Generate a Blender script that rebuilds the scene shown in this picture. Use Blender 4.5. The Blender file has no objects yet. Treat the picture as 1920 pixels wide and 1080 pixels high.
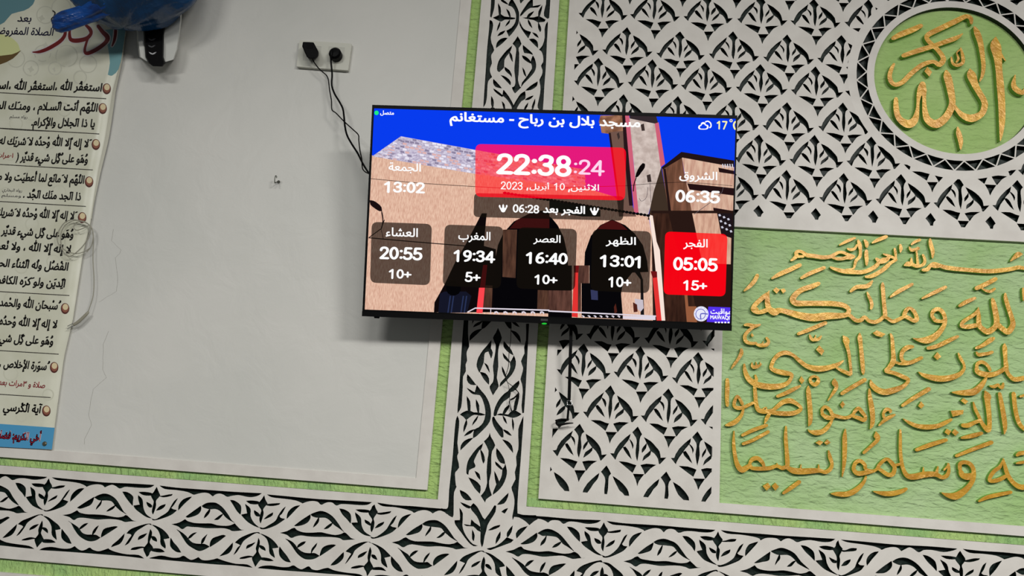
import bpy, math, random, re, unicodedata
import numpy as np
from mathutils import Vector, Matrix
from mathutils.geometry import delaunay_2d_cdt
random.seed(7)
SC = bpy.context.scene
COL = SC.collection
# ------------------------------------------------------------------ camera, world, lights, exposure
D = 2.10          # distance from the camera to the wall face, metres
CZ = 1.50         # camera height
FPX, PITCH, YAW, ROLL = 1444.6, .197468, .06813, .0726
def cam_matrix():
    cp, sp = math.cos(PITCH), math.sin(PITCH); cy, sy = math.cos(YAW), math.sin(YAW); cr, sr = math.cos(ROLL), math.sin(ROLL)
    base = np.array([[1, 0, 0], [0, 0, -1], [0, 1, 0]], float)
    Rx = np.array([[1, 0, 0], [0, cp, -sp], [0, sp, cp]])
    Rz = np.array([[cr, -sr, 0], [sr, cr, 0], [0, 0, 1]])
    Ry = np.array([[cy, -sy, 0], [sy, cy, 0], [0, 0, 1]])
    return Ry @ base @ Rx @ Rz
CM = cam_matrix()
cam = bpy.data.cameras.new('camera'); cam.sensor_width = 36; cam.lens = 36 * FPX / 1920; cam.clip_start = .05
camo = bpy.data.objects.new('camera', cam); COL.objects.link(camo)
camo.matrix_world = Matrix([list(CM[0]) + [0], list(CM[1]) + [0], list(CM[2]) + [CZ], [0, 0, 0, 1]])
SC.camera = camo
SC.view_settings.view_transform = 'Standard'; SC.view_settings.look = 'None'
SC.view_settings.gamma = 1; SC.view_settings.use_curve_mapping = False; SC.view_settings.exposure = 0
w = bpy.data.worlds.new('room_light'); SC.world = w; w.use_nodes = True
bg = w.node_tree.nodes['Background']; bg.inputs[0].default_value = (.97, 1, .97, 1); bg.inputs[1].default_value = .095
def area(name, loc, target, size, sy, power, col):
    l = bpy.data.lights.new(name, 'AREA'); l.shape = 'RECTANGLE'; l.size = size; l.size_y = sy; l.energy = power; l.color = col
    o = bpy.data.objects.new(name, l); COL.objects.link(o); o.location = loc
    o.rotation_euler = (Vector(target) - Vector(loc)).to_track_quat('-Z', 'Y').to_euler()
area('ceiling_lamp', (2.3, -1.7, 3.5), (2.3, -1.4, 0), 1.2, .7, 205, (1, .985, .955))
area('ceiling_lamp', (-1.8, -1.9, 3.5), (-1.8, -1.6, 0), 1.2, .6, 90, (1, 1, .97))
area('ceiling_lamp', (.3, -1.6, 3.6), (.3, -1.3, 0), 1.6, .8, 84, (1, .995, .965))

# ------------------------------------------------------------------ coordinates
def rays(pts):
    p = np.array(pts, float)
    return np.stack([(p[:, 0] - 960) / FPX, -(p[:, 1] - 540) / FPX, -np.ones(len(p))], 1) @ CM.T
def wp(pts, off=0.0):
    """photo points -> (x, z) on a plane parallel to the wall, `off` metres in front of it"""
    d = rays(pts); t = (D - off) / d[:, 1]
    return np.stack([d[:, 0] * t, d[:, 2] * t + CZ], 1)
def wc(crop, pts, off=0.0):
    x0, y0, s = crop
    return wp([(x0 + p[0] / s, y0 + p[1] / s) for p in pts], off)
def W(x, z): return (x * D, z * D + CZ)

# ------------------------------------------------------------------ objects
def tag(o, label=None, cat=None, group=None, kind=None):
    for k, v in (('label', label), ('category', cat), ('group', group), ('kind', kind)):
        if v: o[k] = v
    return o
def root(name, loc, label=None, cat=None, group=None, kind=None):
    o = bpy.data.objects.new(name, None); COL.objects.link(o); o.location = loc; o.empty_display_size = .05
    return tag(o, label, cat, group, kind)
def origin(o):
    v = Vector((0, 0, 0))
    while o is not None: v += o.location; o = o.parent
    return v
def mesh(name, verts, faces, mats, parent=None, mi=None, smooth=False):
    o0 = origin(parent)
    me = bpy.data.meshes.new(name)
    me.from_pydata([(v[0] - o0.x, v[1] - o0.y, v[2] - o0.z) for v in verts], [], [tuple(f) for f in faces])
    if not isinstance(mats, (list, tuple)): mats = [mats]
    for m in mats: me.materials.append(m)
    if mi is not None: me.polygons.foreach_set('material_index', mi)
    if smooth: me.polygons.foreach_set('use_smooth', [True] * len(me.polygons))
    me.update()
    o = bpy.data.objects.new(name, me); COL.objects.link(o)
    if parent is not None: o.parent = parent
    return o
def lin(c):
    return tuple((x / 255 / 12.92 if x <= 10 else ((x / 255 + .055) / 1.055) ** 2.4) for x in c) + (1,)

# ------------------------------------------------------------------ materials
def mat(name, col, rough=.6, bump=None, spot=None, metal=0, spec=.3, alpha=None, sub=None):
    m = bpy.data.materials.new(name); m.use_nodes = True
    nt = m.node_tree; b = nt.nodes['Principled BSDF']
    b.inputs['Base Color'].default_value = lin(col); b.inputs['Roughness'].default_value = rough
    b.inputs['Metallic'].default_value = metal; b.inputs['Specular IOR Level'].default_value = spec
    N = nt.nodes.new; L = nt.links.new
    tc = N('ShaderNodeTexCoord')
    def noise(scale, stretch=(1, 1, 1), detail=4, rot=0, dist=0):
        mp = N('ShaderNodeMapping'); mp.inputs['Scale'].default_value = stretch; mp.inputs['Rotation'].default_value = (0, rot, 0)
        L(tc.outputs['Object'], mp.inputs[0])
        n = N('ShaderNodeTexNoise'); n.inputs['Scale'].default_value = scale; n.inputs['Detail'].default_value = detail
        n.inputs['Distortion'].default_value = dist
        L(mp.outputs[0], n.inputs['Vector']); return n.outputs['Fac']
    if spot:                     # (other colour, scale, amount[, stretch])
        f = noise(spot[1], spot[3] if len(spot) > 3 else (1, 1, 1))
        r = N('ShaderNodeMapRange'); r.inputs[1].default_value = .38; r.inputs[2].default_value = .68
        r.inputs[3].default_value = 0; r.inputs[4].default_value = spot[2]; L(f, r.inputs[0])
        mx = N('ShaderNodeMix'); mx.data_type = 'RGBA'; L(r.outputs[0], mx.inputs[0])
        mx.inputs[6].default_value = lin(col); mx.inputs[7].default_value = lin(spot[0]); L(mx.outputs[2], b.inputs['Base Color'])
    if bump:                     # list of (scale, stretch, strength, distance)
        prev = None
        for (s, st, k, d) in bump:
            f = noise(s, st, 5, 0, .6)
            bp = N('ShaderNodeBump'); bp.inputs['Strength'].default_value = k; bp.inputs['Distance'].default_value = d
            L(f, bp.inputs['Height'])
            if prev: L(prev, bp.inputs['Normal'])
            prev = bp.outputs[0]
        L(prev, b.inputs['Normal'])
    return m
def emis(name, col, alpha=1.0, tex=None, k=1.0):
    m = bpy.data.materials.new(name); m.use_nodes = True; nt = m.node_tree; nt.nodes.clear()
    N = nt.nodes.new; L = nt.links.new
    e = N('ShaderNodeEmission'); e.inputs[0].default_value = lin(col); e.inputs[1].default_value = k
    out = N('ShaderNodeOutputMaterial')
    if tex:                      # (other colour, scale, stretch)
        tc = N('ShaderNodeTexCoord'); mp = N('ShaderNodeMapping'); mp.inputs['Scale'].default_value = tex[2]
        L(tc.outputs['Object'], mp.inputs[0]); n = N('ShaderNodeTexNoise'); n.inputs['Scale'].default_value = tex[1]; n.inputs['Detail'].default_value = 3
        L(mp.outputs[0], n.inputs['Vector'])
        r = N('ShaderNodeMapRange'); r.inputs[1].default_value = .35; r.inputs[2].default_value = .65; L(n.outputs['Fac'], r.inputs[0])
        mx = N('ShaderNodeMix'); mx.data_type = 'RGBA'; L(r.outputs[0], mx.inputs[0])
        mx.inputs[6].default_value = lin(col); mx.inputs[7].default_value = lin(tex[0]); L(mx.outputs[2], e.inputs[0])
    if alpha < 1:
        t = N('ShaderNodeBsdfTransparent'); ms = N('ShaderNodeMixShader'); ms.inputs[0].default_value = alpha
        L(t.outputs[0], ms.inputs[1]); L(e.outputs[0], ms.inputs[2]); L(ms.outputs[0], out.inputs[0])
    else: L(e.outputs[0], out.inputs[0])
    return m
M = {}
M['paint'] = mat('white_wall_paint', (211, 209, 203), .42, [(9, (1, 1, 1), .25, .01), (160, (1, 1, 1), .12, .001)], ((200, 200, 194), 3, .6), spec=.35)
M['carve'] = mat('white_carved_plaster', (217, 212, 205), .5, [(120, (1, 1, 1), .2, .001), (14, (1, 1, 1), .2, .006)], ((203, 197, 190), 16, .7), spec=.35)
M['dark'] = mat('dark_green_ground', (9, 31, 24), .5, [(60, (1, 1, 1), .5, .003)], ((4, 14, 12), 12, .8))
M['chan'] = mat('lime_green_stucco', (170, 200, 118), .7, [(34, (1, 1, 2.6), 1.0, .012), (90, (1, 1, 1), .35, .002)], ((150, 184, 112), 8, .7))
M['chanh'] = mat('lime_green_stucco_horizontal', (176, 205, 126), .7, [(34, (2.6, 1, 1), 1.0, .012), (90, (1, 1, 1), .35, .002)], ((142, 186, 118), 8, .8))
M['floor_g'] = mat('pale_green_stucco', (174, 200, 148), .75, [(30, (1, 1, 2.6), 1.0, .009), (60, (1, 1, 1.6), .5, .004)], ((150, 186, 112), 5, .7))
M['medal_g'] = mat('pale_green_stucco_medallion', (172, 200, 128), .75, [(30, (1, 1, 2.6), .9, .008), (60, (1, 1, 1.6), .4, .003)], ((150, 186, 104), 5, .7))
M['side_g'] = mat('letter_side_green', (136, 178, 80), .7)
M['gold'] = mat('gold_paint', (214, 163, 50), .36, [(60, (1, 1, 1), .5, .004), (220, (1, 1, 1), .4, .001)], ((180, 122, 30), 26, .8), metal=.15, spec=.6)
M['black'] = mat('black_plastic', (3, 3, 4), .45, spec=.1)
M['blackm'] = mat('matt_black_plastic', (6, 6, 7), .6, spec=.1)
M['chrome'] = mat('chrome_metal', (210, 210, 210), .2, metal=1)
M['steel'] = mat('dull_steel', (90, 92, 84), .4, metal=.8)
M['plate'] = mat('off_white_plastic', (203, 202, 190), .3, spec=.5)
M['platein'] = mat('off_white_socket_insert', (190, 189, 178), .3, spec=.5)
M['crack'] = mat('hairline_crack', (140, 136, 128), .9)
M['wiregrey'] = mat('grey_white_cable', (150, 147, 132), .5)
M['screwm'] = mat('brass_screw', (120, 116, 98), .35, metal=.8)

CS = [M['carve'], M['dark']]
# ------------------------------------------------------------------ 2D shape tools
def smooth(poly, n=3, corner=62):
    P = np.array(poly, float); k = len(P); out = []
    e = np.roll(P, -1, 0) - P; a = np.arctan2(e[:, 1], e[:, 0])
    turn = np.abs((a - np.roll(a, 1) + np.pi) % (2 * np.pi) - np.pi)
    cor = turn > math.radians(corner)
    for i in range(k):
        p0, p1, p2, p3 = P[i - 1], P[i], P[(i + 1) % k], P[(i + 2) % k]
        l = np.linalg.norm(p2 - p1)
        def tan(a, b, c):
            d = c - a; dn = np.linalg.norm(d); return d / dn * l if dn > 1e-9 else d
        m1 = (p2 - p1) if cor[i] else tan(p0, p1, p2)
        m2 = (p2 - p1) if cor[(i + 1) % k] else tan(p1, p2, p3)
        for j in range(n):
            t = j / n; t2 = t * t; t3 = t2 * t
            out.append((2*t3 - 3*t2 + 1) * p1 + (t3 - 2*t2 + t) * m1 + (-2*t3 + 3*t2) * p2 + (t3 - t2) * m2)
    return np.array(out)
def inside(P, poly):
    """winding-number test of points P against one polygon"""
    x0, z0 = poly.min(0); x1, z1 = poly.max(0)
    r = np.zeros(len(P), bool)
    c = np.nonzero((P[:, 0] > x0) & (P[:, 0] < x1) & (P[:, 1] > z0) & (P[:, 1] < z1))[0]
    if len(c) == 0: return r
    q = P[c]; wn = np.zeros(len(c), int)
    a = poly; b = np.roll(poly, -1, 0)
    for i in range(len(a)):
        cr = (b[i, 0] - a[i, 0]) * (q[:, 1] - a[i, 1]) - (q[:, 0] - a[i, 0]) * (b[i, 1] - a[i, 1])
        wn += ((a[i, 1] <= q[:, 1]) & (b[i, 1] > q[:, 1]) & (cr > 0)).astype(int)
        wn -= ((a[i, 1] > q[:, 1]) & (b[i, 1] <= q[:, 1]) & (cr < 0)).astype(int)
    r[c] = wn != 0
    return r
def dilate(p, d):
    p = np.asarray(p, float); x, y = p[:, 0], p[:, 1]
    sg = 1 if np.sum(x * np.roll(y, -1) - y * np.roll(x, -1)) > 0 else -1
    e1 = p - np.roll(p, 1, 0); e2 = np.roll(p, -1, 0) - p
    n = np.stack([e1[:, 1] + e2[:, 1], -e1[:, 0] - e2[:, 0]], 1) * sg
    l = np.linalg.norm(n, axis=1)[:, None]
    return p + n / np.maximum(l, 1e-9) * d
def cdt(inc, exc, clip=None):
    """triangles of union(inc) minus union(exc); robust to overlaps"""
    V = []; Ed = []; inc = [np.asarray(p, float) for p in inc if len(p) > 2]; exc = [np.asarray(p, float) for p in exc if len(p) > 2]
    for p in inc + exc + ([clip] if clip is not None else []):
        n0 = len(V); k = len(p)
        V += [Vector((float(a), float(b))) for a, b in p]; Ed += [(n0 + i, n0 + (i + 1) % k) for i in range(k)]
    vs, es, fs, ov, oe, of = delaunay_2d_cdt(V, Ed, [], 0, 1e-6, True)
    vs = np.array([(v.x, v.y) for v in vs]); T = np.array([f for f in fs if len(f) == 3])
    C = vs[T].mean(1); A = vs[T[:, 1]] - vs[T[:, 0]]; B = vs[T[:, 2]] - vs[T[:, 0]]
    ar = A[:, 0] * B[:, 1] - A[:, 1] * B[:, 0]
    k = np.zeros(len(T), bool)
    for p in inc: k |= inside(C, p)
    for p in exc: k &= ~inside(C, p)
    if clip is not None: k &= inside(C, clip)
    k &= np.abs(ar) > 1e-11
    T = T[k]; ar = ar[k]
    T[ar < 0] = T[ar < 0][:, ::-1]
    used, inv = np.unique(T, return_inverse=True)
    return [tuple(v) for v in vs[used]], [tuple(int(i) for i in f) for f in inv.reshape(-1, 3)]
def extrude(name, vs, fs, yf, yb, mats, parent, back=True):
    n = len(vs)
    V = [(x, yf, z) for x, z in vs] + [(x, yb, z) for x, z in vs]
    # 2D tris counter-clockwise in (x,z) already face -y (towards the camera)
    F = []; mi = []; cnt = {}
    for f in fs:
        F.append(f); mi.append(0)
        for a, b in zip(f, f[1:] + f[:1]): cnt[(a, b)] = 1
    for (a, b) in list(cnt):
        if (b, a) not in cnt: F.append((b, a, a + n, b + n)); mi.append(1 if isinstance(mats, (list, tuple)) and len(mats) > 1 else 0)
    if back:
        for f in fs: F.append(tuple(i + n for i in f[::-1])); mi.append(0)
    return mesh(name, V, F, mats, parent, mi)
def rect(x0, z0, x1, z1):
    a, b = W(x0, z0), W(x1, z1); return [(a[0], a[1]), (b[0], a[1]), (b[0], b[1]), (a[0], b[1])]
def box(name, x0, x1, y0, y1, z0, z1, m, parent=None, bev=0):
    V = [(x, y, z) for x in (x0, x1) for y in (y0, y1) for z in (z0, z1)]
    F = [(0, 1, 3, 2), (4, 6, 7, 5), (0, 4, 5, 1), (2, 3, 7, 6), (0, 2, 6, 4), (1, 5, 7, 3)]
    o = mesh(name, V, F, m, parent)
    if bev:
        b = o.modifiers.new('bevel', 'BEVEL'); b.width = bev; b.segments = 2
    return o
def ribbon(pts, cap=True, sub=4):
    """pen stroke: (x, z, width) points -> list of convex-ish quads + caps, smooth centreline"""
    P = np.array(pts, float)
    if len(P) == 2: Q = np.array([P[0] + (P[1] - P[0]) * t for t in (0, .5, 1)])
    else:
        Q = []
        for i in range(len(P) - 1):
            p0 = P[i - 1] if i else P[0]; p1 = P[i]; p2 = P[i + 1]; p3 = P[i + 2] if i + 2 < len(P) else P[-1]
            for j in range(sub):
                t = j / sub
                Q.append(.5 * ((2*p1) + (-p0 + p2)*t + (2*p0 - 5*p1 + 4*p2 - p3)*t*t + (-p0 + 3*p1 - 3*p2 + p3)*t**3))
        Q.append(P[-1]); Q = np.array(Q)
    xy = Q[:, :2]; wd = np.maximum(Q[:, 2], 1e-5) / 2
    T = np.gradient(xy, axis=0); T /= np.maximum(np.linalg.norm(T, axis=1)[:, None], 1e-9)
    Nn = np.stack([-T[:, 1], T[:, 0]], 1)
    L = xy + Nn * wd[:, None]; R = xy - Nn * wd[:, None]
    out = [np.array([L[i], R[i], R[i + 1], L[i + 1]]) for i in range(len(xy) - 1)]
    # round joint where the pen turns sharply, and soft caps
    for i in range(1, len(xy) - 1):
        if T[i - 1] @ T[i + 1] < .75: out.append(disc(xy[i], wd[i], 8))
    if cap:
        for i in (0, -1):
            if wd[i] > 0: out.append(disc(xy[i], wd[i] * .92, 8))
    return out
def disc(c, r, n=16, ry=None, rot=.2):
    ry = r if ry is None else ry
    return np.array([(c[0] + r * math.cos(rot + 2*math.pi*i/n), c[1] + ry * math.sin(rot + 2*math.pi*i/n)) for i in range(n)])
def tube(name, pts, r, m, parent=None, seg=8, flat=1.0, sub=5, rad=None):
    P = [Vector(p) for p in pts]; Q = []
    R = rad or [r] * len(P); RR = []
    for i in range(len(P) - 1):
        p0 = P[i - 1] if i else P[0]; p1 = P[i]; p2 = P[i + 1]; p3 = P[i + 2] if i + 2 < len(P) else P[-1]
        for j in range(sub):
            t = j / sub
            Q.append(.5 * ((2*p1) + (-p0 + p2)*t + (2*p0 - 5*p1 + 4*p2 - p3)*t*t + (-p0 + 3*p1 - 3*p2 + p3)*t**3)); RR.append(R[i] + (R[i+1] - R[i]) * t)
    Q.append(P[-1]); RR.append(R[-1])
    V = []; F = []
    for i, q in enumerate(Q):
        t = (Q[min(i + 1, len(Q) - 1)] - Q[max(i - 1, 0)]).normalized()
        a = t.cross(Vector((0, 1, 0)));
        if a.length < 1e-4: a = Vector((1, 0, 0))
        a.normalize(); b = t.cross(a)
        for k in range(seg):
            an = 2 * math.pi * k / seg; V.append(q + a * (math.cos(an) * RR[i]) + b * (math.sin(an) * RR[i] * flat))
    for i in range(len(Q) - 1):
        for k in range(seg):
            k2 = (k + 1) % seg; F.append((i*seg + k, i*seg + k2, (i+1)*seg + k2, (i+1)*seg + k))
    F.append(tuple(range(seg))[::-1]); F.append(tuple((len(Q)-1)*seg + k for k in range(seg)))
    return mesh(name, V, F, m, parent, smooth=True)
def lathe(name, prof, cx, cz, m, parent=None, n=24, sx=1, sz=1):
    """prof: list of (radius, y)"""
    V = []; F = []
    for r, y in prof:
        for k in range(n):
            a = 2*math.pi*k/n; V.append((cx + r*sx*math.cos(a), y, cz + r*sz*math.sin(a)))
    for i in range(len(prof) - 1):
        for k in range(n):
            k2 = (k+1) % n; F.append((i*n + k, (i+1)*n + k, (i+1)*n + k2, i*n + k2))
    F.append(tuple(range(n))); F.append(tuple((len(prof)-1)*n + k for k in range(n))[::-1])
    return mesh(name, V, F, m, parent)

# ------------------------------------------------------------------ wall (structure)
XL, XR, ZB, ZT = -1.10, .90, -.55, .95           # extent of the built wall, in wall units (x D metres)
wall = box('wall_back', XL * D, XR * D, D + .022, D + .17, ZB * D + CZ, ZT * D + CZ, M['paint']); tag(wall, kind='structure')
def slab(name, polys, holes, y0, y1, m, parent=wall):
    vs, fs = cdt(polys, holes); return extrude(name, vs, fs, D + y0, D + y1, m, parent)
slab('plaster_field', [rect(XL, -.0530, -.1725, ZT)], [], .0035, .022, M['paint'])
slab('field_moulding', [rect(XL, -.0664, -.1570, ZT)], [rect(XL - .01, -.0530, -.1725, ZT + .01)], 0, .022, M['carve'])
slab('green_channel', [rect(-.1570, -.0770, -.1425, ZT)], [], .0095, .022, M['chan'])
slab('green_channel', [rect(XL, -.0770, -.1570, -.0664)], [], .0095, .022, M['chanh'])
slab('green_channel', [rect(-.0304, -.0664, -.0160, ZT)], [], .0095, .022, M['chan'])
slab('green_channel', [rect(-.0304, -.0770, XR, -.0664)], [], .0095, .022, M['chanh'])
slab('green_channel', [rect(XL, -.2085, XR, -.1915)], [], .0095, .022, M['chanh'])
slab('plaster_dado', [rect(XL, ZB, XR, -.2085)], [], 0, .022, M['carve'])
# hairline cracks in the plaster field
CK = (60, 380, 1)
def crack(pts, crop, w_):
    a = wc(crop, pts, -.0033); V = []; F = []
    q = np.array(a); out = []
    for i in range(len(q) - 1):
        for j in range(4):
            t = j / 4; p = q[i] + (q[i+1] - q[i]) * t + np.random.RandomState(i*7+j).uniform(-.0007, .0007, 2); out.append(p)
    out.append(q[-1])
    for i, p in enumerate(out): V += [(p[0] - w_, D + .0033, p[1]), (p[0] + w_, D + .0033, p[1])]
    for i in range(len(out) - 1): F.append((2*i, 2*i+1, 2*i+3, 2*i+2)[::-1])
    mesh('crack', V, F, M['crack'], wall)
crack([(1275, 60), (1255, 190), (1360, 290), (1350, 330), (1295, 380), (1325, 600), (1310, 760), (1200, 820), (1110, 880)], (0, 420, 6), .00035)
crack([(845, 130), (805, 230), (800, 430), (830, 490), (725, 580), (705, 680), (690, 780), (713, 860), (660, 960), (655, 1010)], (0, 590, 4.153), .00035)

# ------------------------------------------------------------------ frieze (horizontal carved border)
T = (480, 910, 8)
A0, B0 = wc(T, [(60, 690)])[0], wc(T, [(1740, 800)])[0]
def uv(poly):
    p = wc(T, poly); return np.stack([(p[:, 0] - A0[0]) / (B0[0] - A0[0]), p[:, 1] - (CZ - .132 * D)], 1)
HALF = {
 'bellA': [[(125,155),(145,210),(172,272),(150,310),(112,362),(116,420),(100,500),(75,572),(60,520),(68,440),(85,375),(50,310),(33,270),(75,230),(100,190)],
           [(150,290),(210,283),(290,266),(370,262),(350,285),(240,306),(170,300)], [(120,512),(180,450),(265,410),(250,450),(190,490)],
           [(60,632),(80,655),(170,645),(300,600),(380,560),(440,505),(380,490),(355,470),(400,420),(455,320),(400,370),(340,460),(300,530),(200,602),(110,645)],
           [(465,505),(480,420),(530,350),(600,315),(668,300),(640,330),(560,410)]],
 'bellB': [[(1512,362),(1600,362),(1705,378),(1725,392),(1700,412),(1580,405)], [(1640,515),(1700,545),(1735,575),(1728,600),(1680,590),(1650,555)],
           [(1740,775),(1640,700),(1592,600),(1578,480),(1500,410),(1510,460),(1540,555),(1445,570),(1480,620),(1560,690),(1650,745)],
           [(1260,350),(1340,365),(1420,430),(1435,500),(1430,572),(1380,510),(1320,440)]],
 'band': [[(165,136),(420,165),(700,185),(980,208),(1360,232),(1752,258),(1680,290),(1560,300),(1400,278),(1290,280),(1215,305),(1160,268),(1100,245),(1040,258),(990,290),(940,252),(860,234),(770,250),(705,275),(690,262),(600,225),(420,195),(250,178)]],
 'leaf': [[(580,605),(700,520),(825,440),(818,500),(780,560),(700,595),(620,612)],
          [(830,440),(900,405),(980,390),(1060,405),(1160,470),(1240,580),(1300,660),(1348,705),(1250,645),(1190,600),(1165,570),(1110,510),(1040,485),(955,485),(900,480),(850,455)],
          [(957,470),(948,540),(915,590),(865,632),(885,580),(925,520)], [(1170,560),(1140,605),(1085,645),(1030,658),(1070,618),(1125,580)]],
}
MIDH = [[(360,715),(480,690),(580,638),(620,672),(720,702),(850,710),(980,708),(1080,730),(1200,748),(1290,735),(1345,710),(1400,762),(1440,798),(1500,808),(1400,815),(1320,824),(1270,800),(1180,780),(1050,778),(900,782),(780,765),(680,752),(600,760),(535,792),(470,750)]]
CROSS = [-.6529, -.5073, -.3656, -.2223, -.0790, .0672, .2072, .3510, .4947, .6384, .7821]
CROSS = [-.6529 - .1437 * 3, -.6529 - .1437 * 2, -.6529 - .1437] + CROSS
JX = -.0790
def jit(p, s=.0006):
    return p + np.random.RandomState(int(abs(p[0, 0] * 9173 + p[0, 1] * 3119)) % 99999).normal(0, s, p.shape)
frz_holes = []
for i in range(len(CROSS) - 1):
    xa, xb = CROSS[i], CROSS[i + 1]
    for up in (1, 0):
        for key, polys in HALF.items():
            if up and key == 'bellA' and xa == JX: continue
            if up and key == 'bellB' and xb == JX: continue
            for pl in polys:
                q = uv(pl)
                if not up: q = np.stack([1 - q[:, 0], -q[:, 1]], 1)
                x = (xa + q[:, 0] * (xb - xa)) * D; z = q[:, 1] + CZ - .132 * D
                frz_holes.append(dilate(smooth(jit(np.stack([x, z], 1))), .0005))
    for pl in MIDH:
        q = uv(pl); frz_holes.append(smooth(jit(np.stack([(xa + q[:, 0] * (xb - xa)) * D, q[:, 1] + CZ - .132 * D], 1))))
junc = wp([(846, 920), (971, 920), (971, 953), (992, 978), (990, 990), (967, 1014), (913, 1034), (900, 1031), (884, 1024), (860, 1000), (836, 958)])
frieze = root('carved_frieze', (W(-.1, -.13)[0], D, W(-.1, -.192)[1]), 'long white carved plaster frieze of leaves on dark green, along the bottom', 'frieze')
vs, fs = cdt([rect(XL, -.1915, XR, -.0770)], [rect(-.1425, -.0900, -.0304, -.0700)])
extrude('green_ground', vs, fs, D + .0145, D + .0215, M['dark'], frieze)

# ------------------------------------------------------------------ pilaster (vertical carved border)
V3 = (860, 0, 8); V1 = (820, 600, 8)
TOPSTRIP = [[(468,300),(500,320),(515,380),(500,480),(480,560),(490,650),(530,750),(490,820),(490,890),(495,950),(470,1020),(472,1080),(495,1145),(500,1155),(445,1210),(430,1280),(425,1420),(405,1540),(370,1612),(385,1400),(408,1100),(430,750),(455,450)],
 [(1335,320),(1335,400),(1322,640),(1305,1000),(1285,1280),(1262,1650),(1240,1665),(1190,1620),(1195,1530),(1225,1400),(1230,1290),(1210,1200),(1250,1130),(1258,1050),(1240,985),(1268,930),(1268,840),(1245,770),(1205,745),(1260,680),(1290,560),(1290,440),(1310,360)]]
TOP = [[(885,545),(940,655),(900,720),(905,800),(905,1000),(895,1120),(888,1200),(920,1300),(935,1310),(845,1400),(820,1360),(800,1310),(840,1290),(850,1200),(838,1060),(850,920),(862,800),(860,720),(812,655),(860,590)],
 [(805,680),(770,780),(720,840),(685,900),(680,1000),(670,1020),(610,1080),(585,1060),(580,1000),(600,920),(640,850),(720,760)],
 [(760,770),(800,830),(812,930),(790,900),(762,830)], [(685,1000),(750,1050),(790,1110),(800,1160),(770,1120),(700,1060)], [(630,1125),(690,1145),(750,1190),(780,1240),(778,1280),(730,1230)],
 [(960,675),(1095,790),(1115,825),(1060,805),(985,795),(968,740)],
 [(1112,830),(1140,880),(1162,970),(1150,1050),(1110,1110),(1040,1190),(975,1250),(935,1305),(950,1240),(1015,1160),(1070,1080),(1100,1030),(1098,980),(1080,925)],
 [(950,830),(1000,850),(1050,890),(1080,930),(1080,950),(1030,925),(970,880)], [(955,1010),(990,1060),(1015,1160),(975,1110)],
 [(510,265),(570,240),(625,212),(680,245),(760,255),(850,270),(840,285),(760,292),(690,295),(640,322),(590,305)],
 [(590,45),(625,120),(632,215),(605,230),(595,110)], [(715,130),(760,175),(780,255),(765,260),(740,210)], [(770,290),(760,345),(700,400),(725,345)], [(625,315),(620,390),(570,475),(590,390)],
 [(705,455),(660,510),(580,545),(620,490)], [(735,570),(650,650),(560,722),(570,650),(620,590),(680,568)], [(630,-20),(700,20),(750,70),(700,55),(640,15)],
 [(800,-20),(860,80),(900,180),(905,270),(895,350),(860,420),(800,500),(755,550),(720,460),(790,420),(840,360),(862,290),(860,220),(830,140),(790,95),(745,80),(770,20)],
 [(955,262),(1060,262),(1130,262),(1195,245),(1250,265),(1305,295),(1285,325),(1225,330),(1190,335),(1130,300),(1050,290)],
 [(1020,262),(1050,210),(1130,165),(1100,215),(1050,270)], [(1195,250),(1200,170),(1255,75),(1240,160),(1210,255)], [(1040,290),(1075,340),(1105,425),(1060,380),(1038,330)], [(1190,325),(1225,400),(1235,450),(1220,480),(1195,420)],
 [(1100,485),(1170,510),(1200,570),(1140,535)], [(1055,585),(1130,585),(1180,630),(1192,722),(1120,650)],
 [(925,250),(930,210),(1000,100),(1050,30),(1100,-20),(1112,-20),(1115,92),(1240,70),(1180,110),(1080,115),(1010,160),(960,215)],
 [(910,310),(950,400),(1000,450),(1085,480),(1045,575),(960,460),(920,380)]]
TOPLOW = [[(520,1185),(600,1265),(650,1325),(560,1305),(520,1250)], [(520,1325),(590,1375),(665,1435),(655,1450),(600,1420),(540,1370)],
 [(670,1345),(740,1430),(800,1530),(825,1590),(850,1680),(800,1680),(795,1600),(740,1510),(680,1450),(655,1440),(665,1390)],
 [(995,1365),(1000,1480),(940,1520),(880,1610),(860,1680),(815,1680),(820,1590),(880,1480),(930,1410)], [(1185,1225),(1170,1290),(1080,1350),(1000,1360),(1080,1290)],
 [(990,1500),(1050,1460),(1125,1430),(1080,1480),(1030,1502)], [(1145,1475),(1145,1550),(1110,1660),(1095,1600)], [(1045,1540),(1030,1600),(975,1680),(990,1600)],
 [(490,1440),(520,1500),(525,1570),(510,1640),(490,1560)], [(645,1515),(690,1570),(700,1680),(670,1620)], [(435,1660),(510,1605),(570,1640),(640,1690),(500,1720)], [(1000,1690),(1060,1665),(1095,1635),(1150,1690)]]
TOPUP = [[(490,-60),(530,-60),(527,60),(515,180),(490,262),(475,245),(485,100)], [(1315,-60),(1362,-60),(1355,120),(1345,275),(1320,210),(1310,120)], [(925,-60),(980,-60),(955,20),(930,50),(918,10)]]
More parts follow.
